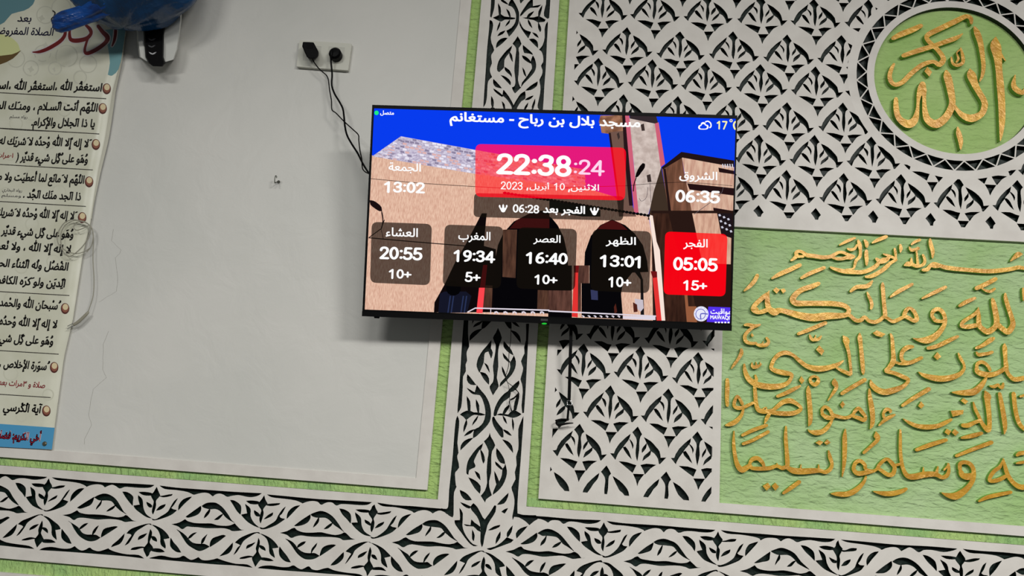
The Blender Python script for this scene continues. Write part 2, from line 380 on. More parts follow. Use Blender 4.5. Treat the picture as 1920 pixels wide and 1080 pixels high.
LOWS = [[(405,-40),(465,-40),(455,200),(475,370),(475,400),(440,480),(440,560),(445,610),(420,670),(425,770),(385,850),(380,1000),(370,1150),(355,1310),(305,1400),(310,1300),(325,1100),(350,650),(375,300),(400,0)],
 [(300,1440),(325,1510),(320,1650),(300,1850),(315,1990),(300,2030),(300,2080),(325,2210),(270,2280),(265,2340),(275,2480),(290,2500),(250,2580),(245,2700),(240,2920),(228,2960),(170,2930),(120,2870),(60,2850),(60,2825),(130,2840),(165,2800),(180,2560),(215,2200),(235,2000),(260,1700),(285,1500)],
 [(1335,60),(1330,300),(1300,410),(1310,500),(1255,620),(1290,720),(1265,830),(1250,890),(1275,960),(1282,1080),(1268,1280),(1278,1395),(1300,1395),(1318,1080),(1345,600),(1375,50)],
 [(1290,1440),(1250,1540),(1220,1640),(1225,1840),(1215,1940),(1180,2050),(1190,2180),(1165,2280),(1175,2390),(1115,2510),(1140,2600),(1160,2700),(1150,2830),(1130,2940),(1132,3000),(1150,2950),(1230,2960),(1330,3020),(1380,3075),(1460,3010),(1500,2990),(1480,2930),(1290,2925),(1200,2900),(1200,2750),(1225,2380),(1250,2080),(1265,1840),(1285,1600)]]
LOWA = [[(910,120),(965,265),(935,350),(915,450),(910,550),(910,700),(890,870),(920,990),(880,1060),(835,1130),(800,1050),(785,995),(835,930),(850,830),(838,700),(870,500),(875,370),(835,270),(880,190)],
 [(810,300),(800,430),(765,470),(715,490),(700,560),(695,640),(645,760),(630,790),(595,700),(592,640),(620,560),(680,460),(750,380)], [(800,420),(832,490),(808,580),(785,520),(765,465)], [(700,640),(760,690),(785,795),(740,720)],
 [(640,780),(720,800),(770,880),(770,970),(700,890)], [(1000,315),(1070,400),(1110,450),(1145,530),(1090,500),(1030,450),(995,390)],
 [(1145,530),(1175,620),(1165,720),(1120,810),(1060,880),(1000,940),(935,1005),(950,940),(1010,870),(1070,790),(1095,700),(1090,640),(1120,590)], [(980,490),(1040,560),(1095,630),(1080,640),(1000,570)], [(970,690),(1010,770),(1035,850),(1010,850),(975,770)],
 [(450,810),(500,870),(570,960),(590,970),(500,970),(445,900)], [(440,1015),(500,1050),(560,1090),(600,1100),(570,1120),(500,1095)],
 [(590,975),(660,1060),(720,1130),(770,1230),(800,1340),(803,1450),(780,1530),(720,1610),(640,1690),(580,1750),(535,1770),(550,1650),(620,1610),(690,1540),(720,1440),(720,1340),(690,1220),(640,1130),(590,1120),(560,1100),(580,1030)],
 [(540,1765),(460,1850),(345,1955),(355,1880),(400,1820),(470,1780)], [(560,1640),(500,1700),(400,1745),(440,1690),(500,1655)], [(340,1418),(400,1380),(480,1355),(540,1385),(620,1390),(730,1422),(640,1432),(560,1420),(500,1440),(435,1500),(390,1450)],
 [(440,1140),(490,1220),(495,1360),(460,1360),(445,1240)], [(580,1190),(625,1280),(625,1395),(605,1395),(585,1290)], [(618,1425),(590,1500),(515,1585),(550,1510)], [(438,1490),(445,1560),(390,1690),(400,1600)],
 [(1225,910),(1230,960),(1180,1040),(1100,1080),(1050,1080),(1130,990)], [(1100,1050),(1090,1150),(1000,1220),(940,1290),(900,1380),(885,1430),(850,1440),(845,1400),(870,1300),(930,1190),(1010,1100)],
 [(885,1425),(950,1400),(1060,1420),(1090,1390),(1150,1345),(1200,1375),(1260,1412),(1200,1450),(1130,1465),(1060,1445),(980,1435)], [(1080,1270),(1070,1320),(1010,1410),(980,1405),(1010,1330)], [(1220,1090),(1225,1160),(1185,1350),(1150,1355),(1160,1230),(1200,1130)],
 [(1085,1190),(1150,1160),(1215,1090),(1190,1150),(1120,1200)], [(980,1430),(1020,1480),(1045,1560),(1000,1510)], [(1118,1455),(1150,1560),(1140,1665),(1120,1580)],
 [(825,1460),(850,1450),(880,1510),(940,1590),(985,1640),(990,1760),(960,1760),(900,1680),(850,1590),(825,1510)], [(985,1640),(1060,1670),(1120,1740),(1060,1720),(1000,1670)], [(975,1790),(1060,1820),(1120,1890),(1138,2000),(1060,1900)]]
LOWB = [[(790,1690),(800,1750),(865,1880),(820,1960),(808,2080),(808,2280),(775,2410),(780,2510),(815,2625),(735,2690),(720,2735),(655,2635),(715,2560),(750,2440),(740,2280),(755,2080),(768,1960),(700,1820),(770,1750)],
 [(688,1850),(655,1940),(630,1950),(560,2080),(550,2130),(570,2180),(560,2210),(480,2250),(465,2320),(440,2300),(445,2180),(480,2080),(600,1920)], [(640,1930),(690,2010),(710,2110),(690,2155),(665,2080)],
 [(560,2265),(630,2310),(648,2400),(600,2350)], [(465,2360),(550,2400),(645,2490),(638,2605),(560,2520)], [(890,1920),(950,1990),(1000,2090),(1015,2155),(950,2140),(905,2080),(885,2000)], [(865,2120),(920,2165),(985,2235),(960,2245),(880,2175)],
 [(1018,2155),(1040,2260),(1030,2360),(980,2480),(900,2570),(830,2620),(850,2560),(890,2470),(885,2430),(930,2420),(970,2320),(975,2240),(1005,2200)], [(855,2260),(895,2340),(925,2420),(885,2460),(865,2380)],
 [(335,2550),(400,2580),(460,2620),(520,2700),(430,2700),(360,2630)], [(340,2735),(420,2765),(500,2800),(530,2790),(480,2830),(400,2790)],
 [(500,2800),(540,2745),(600,2810),(680,2960),(715,2990),(790,2890),(860,2780),(880,2790),(870,2880),(800,2990),(750,3080),(730,3160),(710,3240),(690,3360),(668,3410),(645,3320),(650,3200),(640,3050),(590,2940),(520,2860)],
 [(260,3005),(340,3005),(345,2960),(335,2820),(380,2900),(375,3080),(400,3180),(460,3280),(530,3360),(610,3390),(540,3385),(460,3320),(350,3180),(270,3060)],
 [(395,3065),(500,3080),(510,2990),(560,3040),(640,3100),(640,3140),(655,3180),(600,3150),(540,3095),(440,3090)], [(525,3140),(560,3230),(545,3320),(520,3280)], [(760,3155),(850,3100),(945,3075),(930,3105),(820,3150)],
 [(950,3165),(940,3260),(875,3360),(885,3270)], [(1130,3080),(1110,3180),(1060,3260),(1040,3240),(1050,3180)], [(740,3430),(860,3400),(960,3340),(1040,3260),(1145,3300),(1060,3370),(900,3440),(780,3445)],
 [(1355,3090),(1280,3180),(1190,3280),(1180,3200),(1240,3130)], [(1070,2590),(1060,2660),(1000,2750),(895,2770),(960,2700)], [(960,2880),(1010,2840),(1060,2820),(1030,2870),(1010,2900)]]
PER = .14110 * D
def sh(p, k): return p + np.array([-.0009 * D * k * 0, PER * k])
ph = []
top_all = [wc(V3, q) for q in TOP]; strips = [wc(V3, q) for q in TOPSTRIP]
ph += top_all + strips + [wc(V3, q) for q in TOPLOW + TOPUP] + [wc(V1, q) for q in LOWS + LOWA + LOWB]
for k in (1, 2): ph += [sh(q, k) for q in top_all + strips]
for k in (1, 2): ph += [sh(q, -k) for q in strips] + [sh(wc(V1, q), k) for q in LOWA]
for q in LOWA:
    p = sh(wc(V1, q), 3)
    if p[:, 1].max() < CZ + .4536 * D: ph.append(p)
pil = root('carved_pilaster', (W(-.086, 0)[0], D, W(0, -.0770)[1]), 'upright white carved leaf border on dark green, passing behind the screen', 'carving')
vs, fs = cdt([rect(XL, -.1915, XR, -.0770)], frz_holes + [junc] + [dilate(smooth(wc(V1, LOWS[i]), 2), .0004) for i in (1, 3)])
extrude('leaf_tracery', vs, fs, D, D + .0125, CS, frieze)
vs, fs = cdt([rect(-.1425, -.0770, -.0304, ZT), junc], [dilate(smooth(jit(p, .0003), 2), .0004) for p in ph])
extrude('leaf_tracery', vs, fs, D, D + .0125, CS, pil)
vs, fs = cdt([rect(-.1425, -.0900, -.0304, ZT)], [])
extrude('green_ground', vs, fs, D + .0145, D + .0215, M['dark'], pil)

# ------------------------------------------------------------------ ogee lattice panel with round opening
LC = (1320, 55, 8.19)
TIP = wc(LC, [(476, 778)])[0]
CELL = [[(462,40),(530,140),(500,170),(488,230),(495,330),(465,468),(445,400),(442,320),(450,230),(440,180),(386,115)],
 [(367,128),(352,180),(332,217),(285,268),(255,308),(205,372),(172,430),(163,460),(86,380),(140,380),(160,330),(210,260),(290,185)],
 [(556,165),(650,215),(730,285),(775,345),(790,418),(870,413),(787,494),(765,490),(750,430),(700,370),(655,340),(636,310),(588,240)],
 [(340,190),(385,220),(410,270),(398,322),(383,270),(350,215)], [(262,300),(295,293),(345,345),(390,442),(335,400),(283,342)],
 [(592,240),(585,300),(528,368),(530,318),(565,268)], [(658,325),(647,380),(590,430),(538,463),(558,408),(600,368)],
 [(203,481),(320,484),(400,508),(454,520),(405,614),(310,547)], [(516,520),(600,501),(732,507),(650,552),(580,634),(560,590)],
 [(413,632),(570,634),(502,720),(476,780),(453,710)]]
cell_h = [wc(LC, q) - TIP for q in CELL]
OPEN = wc(LC, [(462,36),(375,122),(290,183),(205,262),(158,330),(138,378),(84,380),(160,462),(200,490),(310,552),(400,618),(450,700),(476,784),(505,722),(572,640),(655,556),(740,508),(788,496),(872,412),(794,416),(779,343),(732,281),(652,211),(545,150)]) - TIP
MX, MZ, MR = .51380 * D, .52587 * D + CZ, .10760 * D
R1, R2, R3 = .1174 * D, .1312 * D, .1432 * D
ROWS = [.7250, .6730, .6210, .5685, .5125, .4640, .4105, .3620, .3110, .2610, .2100, .1590, .1086, .0600, .0080, -.0420, -.0930]
lat = root('carved_lattice_panel', (W(.25, 0)[0], D, W(0, -.0664)[1]), 'large white pierced lattice of palmettes in pointed cells over dark green', 'carving')
reg_up = rect(-.0034, .3168, XR - .01, ZT - .01); reg_low = rect(-.0034, -.0548, .1978, .3168 + .001)
holes_l = []; pal_cells = []
rs = np.random.RandomState(3)
for ri, rz in enumerate(ROWS):
    even = (ri % 2 == 1)
    x0 = (.0325 if even else .0695) - .074 * 2
    for k in range(0, 15):
        x = x0 + .0741 * k
        if x < -.05 or x > XR + .04: continue
        if rz < .24 and x > .25: continue
        c = np.array([x * D, rz * D + CZ]) + rs.normal(0, .0012, 2)
        sc = 1 + rs.normal(0, .012); op = c + OPEN * sc
        hs = [c + (h.mean(0) + (h - h.mean(0)) * 1.03) * sc + rs.normal(0, .0006, h.shape) for q_, h in enumerate(cell_h)]
        if rz < -.09: hs = hs[:3]
        if abs(rz - .2610) < .001 and x > .2: hs = hs[:1]
        holes_l.append(smooth(op, 1)); pal_cells.append((c, smooth(op, 1), [smooth(h, 2) for h in hs]))
circ3 = disc((MX, MZ), R3, 96)
outer = [rect(-.0160, -.0664, .2078, ZT), rect(.2078, .3015, XR, ZT), rect(.2078, -.0664, XR, -.0548)]
inner = [reg_up, reg_low]
# frame and lattice bands: frame ring (outer minus inner) + bands inside
vs, fs = cdt(outer, [reg_up, reg_low])
extrude('panel_frame', vs, fs, D, D + .0125, M['carve'], lat)
vs, fs = cdt([reg_up, reg_low], holes_l + [circ3])
extrude('ogee_bands', vs, fs, D, D + .0125, CS, lat)
vs, fs = cdt([rect(-.0160, -.0664, .2078, ZT), rect(.2078, .3015, XR, ZT), rect(.2078, -.0664, XR, -.0548)], [disc((MX, MZ), R2 + .006, 64)])
extrude('green_ground', vs, fs, D + .0145, D + .0215, M['dark'], lat)
# each palmette is its own piece
def clip_cell(op, hs):
    # inside test against panel regions: subtract everything outside by inverted frame polygons
    x0, x1 = op[:, 0].min() - .01, op[:, 0].max() + .01; z0, z1 = op[:, 1].min() - .01, op[:, 1].max() + .01
    cut = []
    a = W(-.0034, -.0548); b = W(.1978, .3168); t = W(XR - .01, ZT - .01)
    if x0 < a[0]: cut.append([(x0, z0), (a[0], z0), (a[0], z1), (x0, z1)])
    if z0 < a[1]: cut.append([(x0, z0), (x1, z0), (x1, a[1]), (x0, a[1])])
    if z0 < b[1] and x1 > b[0]: cut.append([(max(x0, b[0]), z0), (x1, z0), (x1, min(z1, b[1])), (max(x0, b[0]), min(z1, b[1]))])
    if x1 > t[0]: cut.append([(t[0], z0), (x1, z0), (x1, z1), (t[0], z1)])
    if z1 > t[1]: cut.append([(x0, t[1]), (x1, t[1]), (x1, z1), (x0, z1)])
    c = op.mean(0)
    if math.hypot(c[0] - MX, c[1] - MZ) < R3 + .15: cut.append(circ3)
    return cut
for c, op, hs in pal_cells:
    cut = clip_cell(op, hs)
    vs, fs = cdt([op], list(hs) + cut)
    if len(fs) < 3: continue
    ar = sum(abs((vs[f[1]][0]-vs[f[0]][0])*(vs[f[2]][1]-vs[f[0]][1])-(vs[f[2]][0]-vs[f[0]][0])*(vs[f[1]][1]-vs[f[0]][1]))/2 for f in fs)
    if ar < 2e-5: continue
    extrude('palmette', vs, fs, D, D + .0125, CS, lat)

# ------------------------------------------------------------------ medallion
med = root('round_medallion', (MX, D, MZ - R3), 'round pale green medallion with gold lettering inside a zigzag white ring', 'medallion')
ringpoly = disc((MX, MZ), R3, 96)
zig = []
NZ = 30
qz = wp([(1651.5, 248)])[0]; Z0 = math.atan2(qz[1] - MZ, qz[0] - MX)
for i in range(NZ):
    a0 = Z0 + 2*math.pi*i/NZ; a1 = Z0 + 2*math.pi*(i + 1)/NZ; am = (a0 + a1)/2
    g = .045 * (a1 - a0)
    def P(r, a): return (MX + r*math.cos(a), MZ + r*math.sin(a))
    ro, ri_ = R2, R1
    zig.append([P(ro, a0 + g), P(ro, (a0+a1)/2), P(ro, a1 - g), P(ri_ + .0028, am)])
    zig.append([P(ri_, a0 - (am - a0) + g), P(ri_ - .0002, a0), P(ri_, am - g), P(ro - .0028, a0)])
vs, fs = cdt([ringpoly], [disc((MX, MZ), MR, 96)] + [np.array(z) for z in zig])
extrude('zigzag_ring', vs, fs, D, D + .0145, CS, med)
vs, fs = cdt([disc((MX, MZ), R2 + .006, 64)], [])
extrude('green_ground', vs, fs, D + .0165, D + .0215, M['dark'], med)
vs, fs = cdt([disc((MX, MZ), MR + .004, 64)], [])
extrude('green_disc', vs, fs, D + .0145, D + .0165, M['medal_g'], med)
def strokes(name, crop, lst, yb, parent, mats, polys=(), wob=.0007):
    """each entry of lst is a group of strokes that touch -> one letter piece"""
    s = crop[2]
    for item in lst:
        if isinstance(item[0][0], (int, float)): item = [item]
        inc = []
        for st in item:
            P = np.array(st, float)
            xz = wc(crop, P[:, :2]); e = wc(crop, P[:, :2] + [0, 10]); e2 = wc(crop, P[:, :2] + [10, 0])
            k = (np.linalg.norm(e - xz, axis=1) + np.linalg.norm(e2 - xz, axis=1)) / 20
            inc += ribbon([(a[0], a[1], P[i, 2] * k[i]) for i, a in enumerate(xz)])
        vs, fs = cdt(inc, [])
        extrude(name, vs, fs, D - random.uniform(.0001, .0006), yb, mats, parent, back=False)
    for pl in polys:
        vs, fs = cdt([smooth(wc(crop, pl), 1)], [])
        extrude('diamond_dot', vs, fs, D - .0002, yb, mats, parent, back=False)
GS = [M['gold'], M['side_g']]
E1 = (1640, 20, 8)
strokes('letter', E1, [
 [(275,415,60),(400,352,84),(560,290,84),(695,225,66)],
 [[(1450,190,40),(1440,115,66),(1370,85,66),(1230,150,80),(1000,260,80),(820,350,76),(780,410,66),(840,490,70),(930,570,70),(1010,670,70),(1030,740,76),(970,810,76),(900,770,60),(830,770,60),(720,810,70),(620,880,70),(520,970,70),(420,1070,70),(320,1110,66),(250,1070,66),(225,980,64),(250,880,56),(290,800,36)],
  [(430,675,64),(650,600,76),(850,540,70),(1050,470,70),(1220,410,66),(1320,345,14)]],
 [[(1290,560,20),(1320,680,50),(1320,780,50),(1240,820,50),(1170,790,40),(1150,700,24)], [(1230,640,20),(1255,720,34),(1225,775,26)], [(1230,630,16),(1260,600,24),(1295,580,30)]],
 [(1500,250,40),(1540,340,90),(1590,500,80),(1620,700,66),(1632,850,60),(1612,980,44),(1575,1060,18)],
 [[(1815,395,14),(1812,520,150),(1845,700,120),(1862,880,96),(1885,1120,104),(1905,1400,100),(1910,1650,88),(1897,1850,50),(1884,1950,14)], [(1870,620,50),(1960,750,16)]],
 [[(1430,880,30),(1450,960,130),(1500,1100,104),(1570,1230,90),(1635,1340,90),(1650,1430,90),(1600,1550,90),(1450,1615,120),(1320,1570,90),(1240,1490,60),(1190,1420,50)],
  [(1075,910,50),(1090,980,110),(1120,1100,110),(1150,1250,100),(1165,1380,90),(1130,1500,100),(1050,1620,110),(920,1700,130),(800,1640,110),(757,1520,80),(745,1400,58),(742,1280,56),(735,1180,90)],
  [(720,1100,90),(705,1180,120),(665,1270,70),(650,1380,44),(640,1500,54),(600,1640,100),(510,1700,130),(400,1650,100),(340,1560,84),(320,1430,76),(320,1320,56)]],
 [(1245,1750,24),(1262,1840,76),(1290,1960,70),(1290,2075,24)]], D + .0145, med, GS, [[(790,840),(860,920),(820,990),(745,910)]])
strokes('letter', (1560, 0, 5.333), [[(1832,750,10),(1815,850,50),(1855,905,60),(1910,925,44),(1925,880,10)]], D + .0145, med, GS)

# ------------------------------------------------------------------ inscription panel
insc = root('inscription_panel', (W(.42, 0)[0], D, W(0, -.0548)[1]), 'pale green rectangular plaster panel with raised gold calligraphy, right of the screen', 'inscription')
g = []; nx, nz = 150, 96
x0, z0 = W(.2078, -.0548); x1, z1 = W(XR, .3015)
# floor built as a gently dented grid (trowel marks)
rr = np.random.RandomState(11)
H = np.zeros((nz + 1, nx + 1))
for _ in range(900):
    cx, cz = rr.uniform(0, nx), rr.uniform(0, nz); L_, w_ = rr.uniform(3, 8), rr.uniform(.7, 1.4); an = rr.uniform(-.25, .25); h = rr.uniform(-.0009, .0009)
    i0, i1 = max(0, int(cz - 8)), min(nz, int(cz + 8)); j0, j1 = max(0, int(cx - 14)), min(nx, int(cx + 14))
    jj, ii = np.meshgrid(np.arange(j0, j1 + 1), np.arange(i0, i1 + 1))
    dx = (jj - cx) * math.cos(an) + (ii - cz) * math.sin(an); dz = -(jj - cx) * math.sin(an) + (ii - cz) * math.cos(an)
    H[i0:i1 + 1, j0:j1 + 1] += h * np.exp(-(dx / L_) ** 2 - (dz / w_) ** 2)
H = np.clip(H, -.002, .002)
V = [(x0 + (x1 - x0) * j / nx, D + .0105 + H[i, j], z0 + (z1 - z0) * i / nz) for i in range(nz + 1) for j in range(nx + 1)]
F = [(i*(nx+1) + j, i*(nx+1) + j + 1, (i+1)*(nx+1) + j + 1, (i+1)*(nx+1) + j) for i in range(nz) for j in range(nx)]
mesh('stucco_ground', V, F, M['floor_g'], insc, smooth=True)
A1=(1350,430,8); A2=(1570,430,8); A3=(1680,430,8); B1=(1350,560,8); B2=(1570,560,8); B3=(1680,560,8)
C1=(1350,690,8); C2=(1570,690,8); C3=(1680,690,8); D1=(1350,820,8); D2=(1570,820,8); D3=(1680,820,8)
YB = D + .0125
def sk(crop, lst, polys=()): strokes('letter', crop, lst, YB, insc, GS, polys)
sk(A1, [
 [[(1070,465,34),(1120,430,50),(1150,390,60),(1140,352,50),(1180,328,50),(1240,345,50),(1300,385,64),(1420,402,64),(1540,420,62),(1650,410,56),(1720,375,50),(1780,345,44),(1850,348,46),(1920,380,50),(2010,405,44)], [(1150,405,46),(1250,405,40)], [(1680,415,40),(1750,440,46),(1830,440,50),(1900,425,50),(1960,425,56),(2010,410,40)]],
 [(780,735,30),(900,670,66),(1060,600,66),(1200,535,60)], [(1220,730,40),(1350,660,60),(1565,575,50)], [(365,920,26),(450,850,56),(520,770,60),(560,690,56)],
 [[(1480,812,60),(1380,855,76),(1230,905,76),(1130,980,80),(1090,1060,90),(1150,1108,90),(1300,1110,80),(1500,1110,80),(1700,1115,80),(1850,1140,76),(1925,1190,66),(1925,1250,66),(1860,1290,74),(1600,1300,110),(1400,1322,116),(1200,1292,104),(1050,1250,90),(900,1215,76),(820,1240,110),(745,1200,90),(715,1120,80),(712,1000,60),(738,920,10)],
  [(735,935,10),(680,990,60),(600,1060,66),(525,1135,66),(490,1205,56),(560,1243,60),(650,1230,66),(720,1200,60)], [(500,1170,60),(550,1205,70)],
  [(1900,1270,60),(1960,1300,56),(2030,1360,60),(2110,1365,60),(2170,1315,50),(2230,1370,56),(2320,1390,60),(2400,1360,56),(2460,1310,50),(2520,1340,50),(2590,1380,56),(2660,1360,56),(2740,1320,50)],
  [(2760,1290,60),(2790,1220,60),(2840,1180,46),(2900,1220,60),(2940,1290,60),(2950,1350,70),(2910,1370,60),(2830,1330,60),(2770,1300,60)],
  [(2440,800,20),(2440,850,56),(2450,1000,60),(2460,1120,60),(2475,1250,66),(2475,1315,60)]]],
 [[(840,870),(900,905),(850,965),(795,910)], [(905,900),(960,885),(992,925),(945,962)]])
sk(A2, [
 [(310,165,30),(332,225,60),(345,320,44),(335,410,46),(280,470,46),(260,540,36),(235,590,26),(125,595,8)], [(155,290,30),(200,305,46),(260,290,40),(295,235,30)], [(35,235,24),(140,180,48),(265,128,34)],
 [(410,165,34),(437,205,60),(440,258,46)], [(435,325,50),(435,400,60),(440,450,56),(438,530,36)], [(525,202,26),(620,155,56),(735,110,50)],
 [[(-100,570,30),(-20,600,54),(100,630,66),(250,640,66),(380,640,62),(500,600,62),(590,540,60),(620,490,50)], [(590,445,50),(640,480,70),(700,465,84),(755,440,56),(780,405,40)], [(690,370,20),(780,400,44),(880,440,36)], [(860,290,30),(870,350,40),(880,440,28)],
  [(425,712,34),(520,700,60),(650,630,60),(740,560,60),(790,510,50),(885,455,40)]],
 [(945,235,36),(952,290,52),(945,345,16)],
 [[(1005,540,20),(1060,520,76),(1120,525,56),(1180,550,54),(1240,550,44),(1300,515,46),(1312,450,44),(1285,385,36)], [(1110,430,20),(1112,500,50)], [(1190,345,26),(1200,440,34),(1210,540,44)], [(1080,265,20),(1110,310,50),(1170,300,46),(1215,285,44),(1200,268,20)], [(1185,310,30),(1190,350,26)]],
 [(1112,228,26),(1160,190,40),(1235,158,44)], [(1392,150,36),(1400,220,60),(1430,330,58),(1427,425,24)],
 [[(1280,610,40),(1350,600,60),(1390,550,50),(1440,535,90),(1500,540,84),(1540,545,60),(1620,570,66),(1760,590,66),(1920,605,62),(2080,618,64),(2280,628,66),(2480,612,66),(2630,590,60),(2720,570,60),(2840,592,50)], [(2730,555,40),(2740,575,40)]],
 [(200,930,40),(290,865,60),(420,858,66),(480,830,60),(525,775,26)], [(450,945,24),(470,1000,44),(500,1060,50),(517,1130,50),(505,1190,36)],
 [(795,1015,26),(920,930,60),(1125,822,44)], [(1275,1035,30),(1450,950,56),(1625,865,48)]])
sk(A3, [[[(1205,885,60),(1350,820,66),(1495,742,60)], [(1290,890,20),(1350,920,40),(1420,930,46),(1480,890,36)]], [(950,1150,40),(1050,1090,60),(1185,1032,44)], [(1720,475,18),(1790,410,60),(1840,375,80),(1885,372,34)], [(1905,880,20),(1912,930,44),(1915,1060,30)]])
sk(B2, [
 [[(1420,270,46),(1430,200,56),(1500,155,60),(1570,190,66),(1610,270,60),(1615,350,60),(1580,440,66),(1480,555,90),(1350,620,106),(1230,620,60),(1135,592,10)], [(1430,270,50),(1470,325,60),(1560,340,50),(1600,330,50)]],
 [(1360,742,50),(1500,710,62),(1700,615,60),(1810,565,40)],
 [[(90,560,20),(130,620,100),(142,700,60),(170,800,50),(190,950,44),(203,1080,44),(200,1130,50)], [(-10,1035,30),(100,1090,46),(190,1125,56)], [(-1,1035,20),(-60,990,40)]],
 [(335,520,20),(337,590,70),(350,700,60),(370,900,66),(385,1080,56),(388,1135,20)],
 [[(1130,720,50),(1050,732,70),(980,790,62),(960,880,56),(1000,945,56),(1100,955,56),(1265,885,50)], [(870,950,40),(940,975,40),(1050,972,50),(1150,950,40)], [(800,530,30),(822,600,50),(832,750,60),(842,880,70),(830,960,80),(770,1040,60),(735,1085,60),(860,1118,60),(980,1170,66),(1060,1210,60),(1040,1270,50),(960,1330,70),(820,1380,90),(700,1400,90),(590,1360,90),(520,1290,76),(500,1220,16)]]],
 [[(530,515),(590,475),(725,530),(665,578),(580,555)], [(1500,800),(1560,870),(1500,920),(1445,870)]])
sk(B1, [[(1175,528,48),(1350,460,60),(1585,362,56)],
 [[(370,395,34),(420,390,50),(520,410,56),(600,390,30)], [(590,400,30),(500,430,40),(410,500,50),(372,570,52),(390,640,56),(460,670,50),(540,668,44)]],
 [[(552,688,36),(610,700,56),(640,670,20),(650,640,10)], [(620,705,50),(700,690,56),(728,640,46),(700,590,40)]],
 [[(1345,545,26),(1370,600,50),(1410,620,40),(1430,580,24),(1435,545,10)], [(1420,620,40),(1480,605,46),(1520,560,20)]],
 [(320,760,40),(320,820,60),(270,910,44),(210,990,40),(168,1050,14)],
 [[(480,960,16),(490,1020,50),(560,1020,50),(620,980,20)], [(540,950,12),(545,1010,30)], [(600,950,10),(605,1000,26)]],
 [[(1850,930,20),(1760,990,60),(1600,1040,80),(1450,1050,90),(1300,1010,70),(1180,920,60),(1100,850,50),(1000,810,66),(900,830,66),(820,900,56),(780,980,56),(770,1040,60),(830,1080,70),(950,1110,80),(1060,1130,60),(1075,1170,50),(1020,1260,60),(900,1310,80),(750,1320,90),(600,1300,90),(500,1260,90),(420,1190,80),(375,1080,60),(365,985,30)],
  [(1740,1030,30),(1830,1085,44),(1950,1140,46)], [(530,1150,30),(545,1210,50),(520,1260,50)],
  [(520,1320,50),(530,1440,60),(540,1560,62),(570,1660,70),(640,1690,70),(720,1690,60),(780,1680,60)],
  [(740,1700,60),(900,1720,70),(1080,1720,70),(1190,1680,60),(1210,1630,50),(1140,1570,60),(1050,1530,80),(950,1550,70),(870,1610,60),(800,1670,50)], [(640,1655,16),(690,1630,20),(700,1670,20)], [(740,1730,50),(700,1800,56),(668,1870,20)],
  [(500,1560,40),(420,1600,50),(350,1630,50),(270,1640,60),(215,1610,50),(220,1540,50),(258,1462,40),(300,1510,46),(335,1580,50)], [(350,1660,36),(320,1750,50),(240,1840,70),(160,1880,66),(90,1898,30)]]],
 [[(480,515),(510,555),(480,580),(458,545)], [(1490,700),(1565,780),(1525,850),(1440,765)]])
sk(B3, [
 [[(1450,10,50),(1470,100,80),(1500,250,84),(1510,350,84),(1480,430,76),(1380,495,90),(1300,455,80),(1245,390,76),(1240,250,60),(1235,135,16)], [(1640,-75,30),(1645,0,60),(1690,150,66),(1740,300,70),(1750,400,80),(1680,495,90),(1600,455,80),(1530,390,80)], [(1235,150,16),(1180,230,50),(1090,290,50),(1010,345,56),(980,410,46),(1080,420,70),(1200,400,66)]],
 [[(1630,680,24),(1630,740,70),(1640,900,60),(1650,1000,70),(1660,1080,60),(1700,1150,60),(1780,1210,70),(1920,1190,70)],
  [(1210,1040,60),(1230,1100,80),(1350,1140,86),(1480,1130,70),(1600,1070,60),(1650,1020,50)], [(1210,1040,50),(1220,980,50),(1290,950,56),(1370,1000,50),(1410,1070,50)], [(1350,1195,40),(1280,1300,80),(1180,1390,100),(1060,1410,90),(950,1410,66),(845,1405,20)]],
 [(1205,740,44),(1300,700,56),(1420,620,70),(1465,592,44)], [(1208,805,30),(1240,840,56),(1320,830,50),(1390,820,50),(1445,800,44)]])
sk(C1, [[(110,175,54),(110,300,66),(105,450,60),(110,560,50)], [(860,425,46),(1000,370,60),(1120,310,56),(1200,270,30)],
 [(1350,180,44),(1370,140,40),(1420,125,40),(1470,150,40),(1470,210,60),(1420,250,60),(1370,220,50),(1350,180,44)],
 [(1325,270,16),(1325,340,66),(1340,500,72),(1355,700,72),(1350,820,56),(1327,868,14)], [(1720,165,20),(1720,220,90),(1745,290,56),(1700,370,46),(1618,490,14)],
 [[(1540,700,50),(1530,630,44),(1580,580,46),(1650,630,50),(1690,700,60),(1780,730,56),(1860,745,50),(1920,740,50),(1990,700,44),(2030,640,50),(2080,605,56),(2130,660,60),(2180,730,50),(2160,780,60),(2080,750,60),(1990,722,44)], [(1530,690,50),(1600,740,70),(1690,750,60)], [(1680,790,36),(1620,880,60),(1540,950,70),(1440,970,80),(1350,950,40),(1322,922,10)]],
 [(335,1010,44),(500,930,56),(700,860,50)]],
 [[(1220,120),(1270,190),(1225,240),(1185,185)], [(1840,495),(1875,545),(1835,605),(1800,550)]])
sk(C2, [[(65,385,50),(200,300,60),(415,175,60)], [(480,320,30),(490,450,66),(515,600,80),(530,750,70),(520,850,60),(492,910,16)],
 [[(860,700,30),(780,740,56),(700,790,50),(625,860,26)], [(700,740,50),(690,680,40),(740,620,56),(800,640,44),(790,670,26)]],
 [(975,565,44),(1130,460,60),(1375,315,66)],
 [(1220,62,16),(1300,110,60),(1450,150,90),(1600,160,90),(1750,130,80),(1850,80,60),(1900,10,44),(1895,-60,40),(1850,-140,50),(1815,-220,24)],
 [(990,762,14),(1080,820,50),(1200,870,66),(1350,885,76),(1500,870,66),(1620,820,60),(1710,772,40)]],
 [[(1255,500),(1305,560),(1260,610),(1210,570)]])
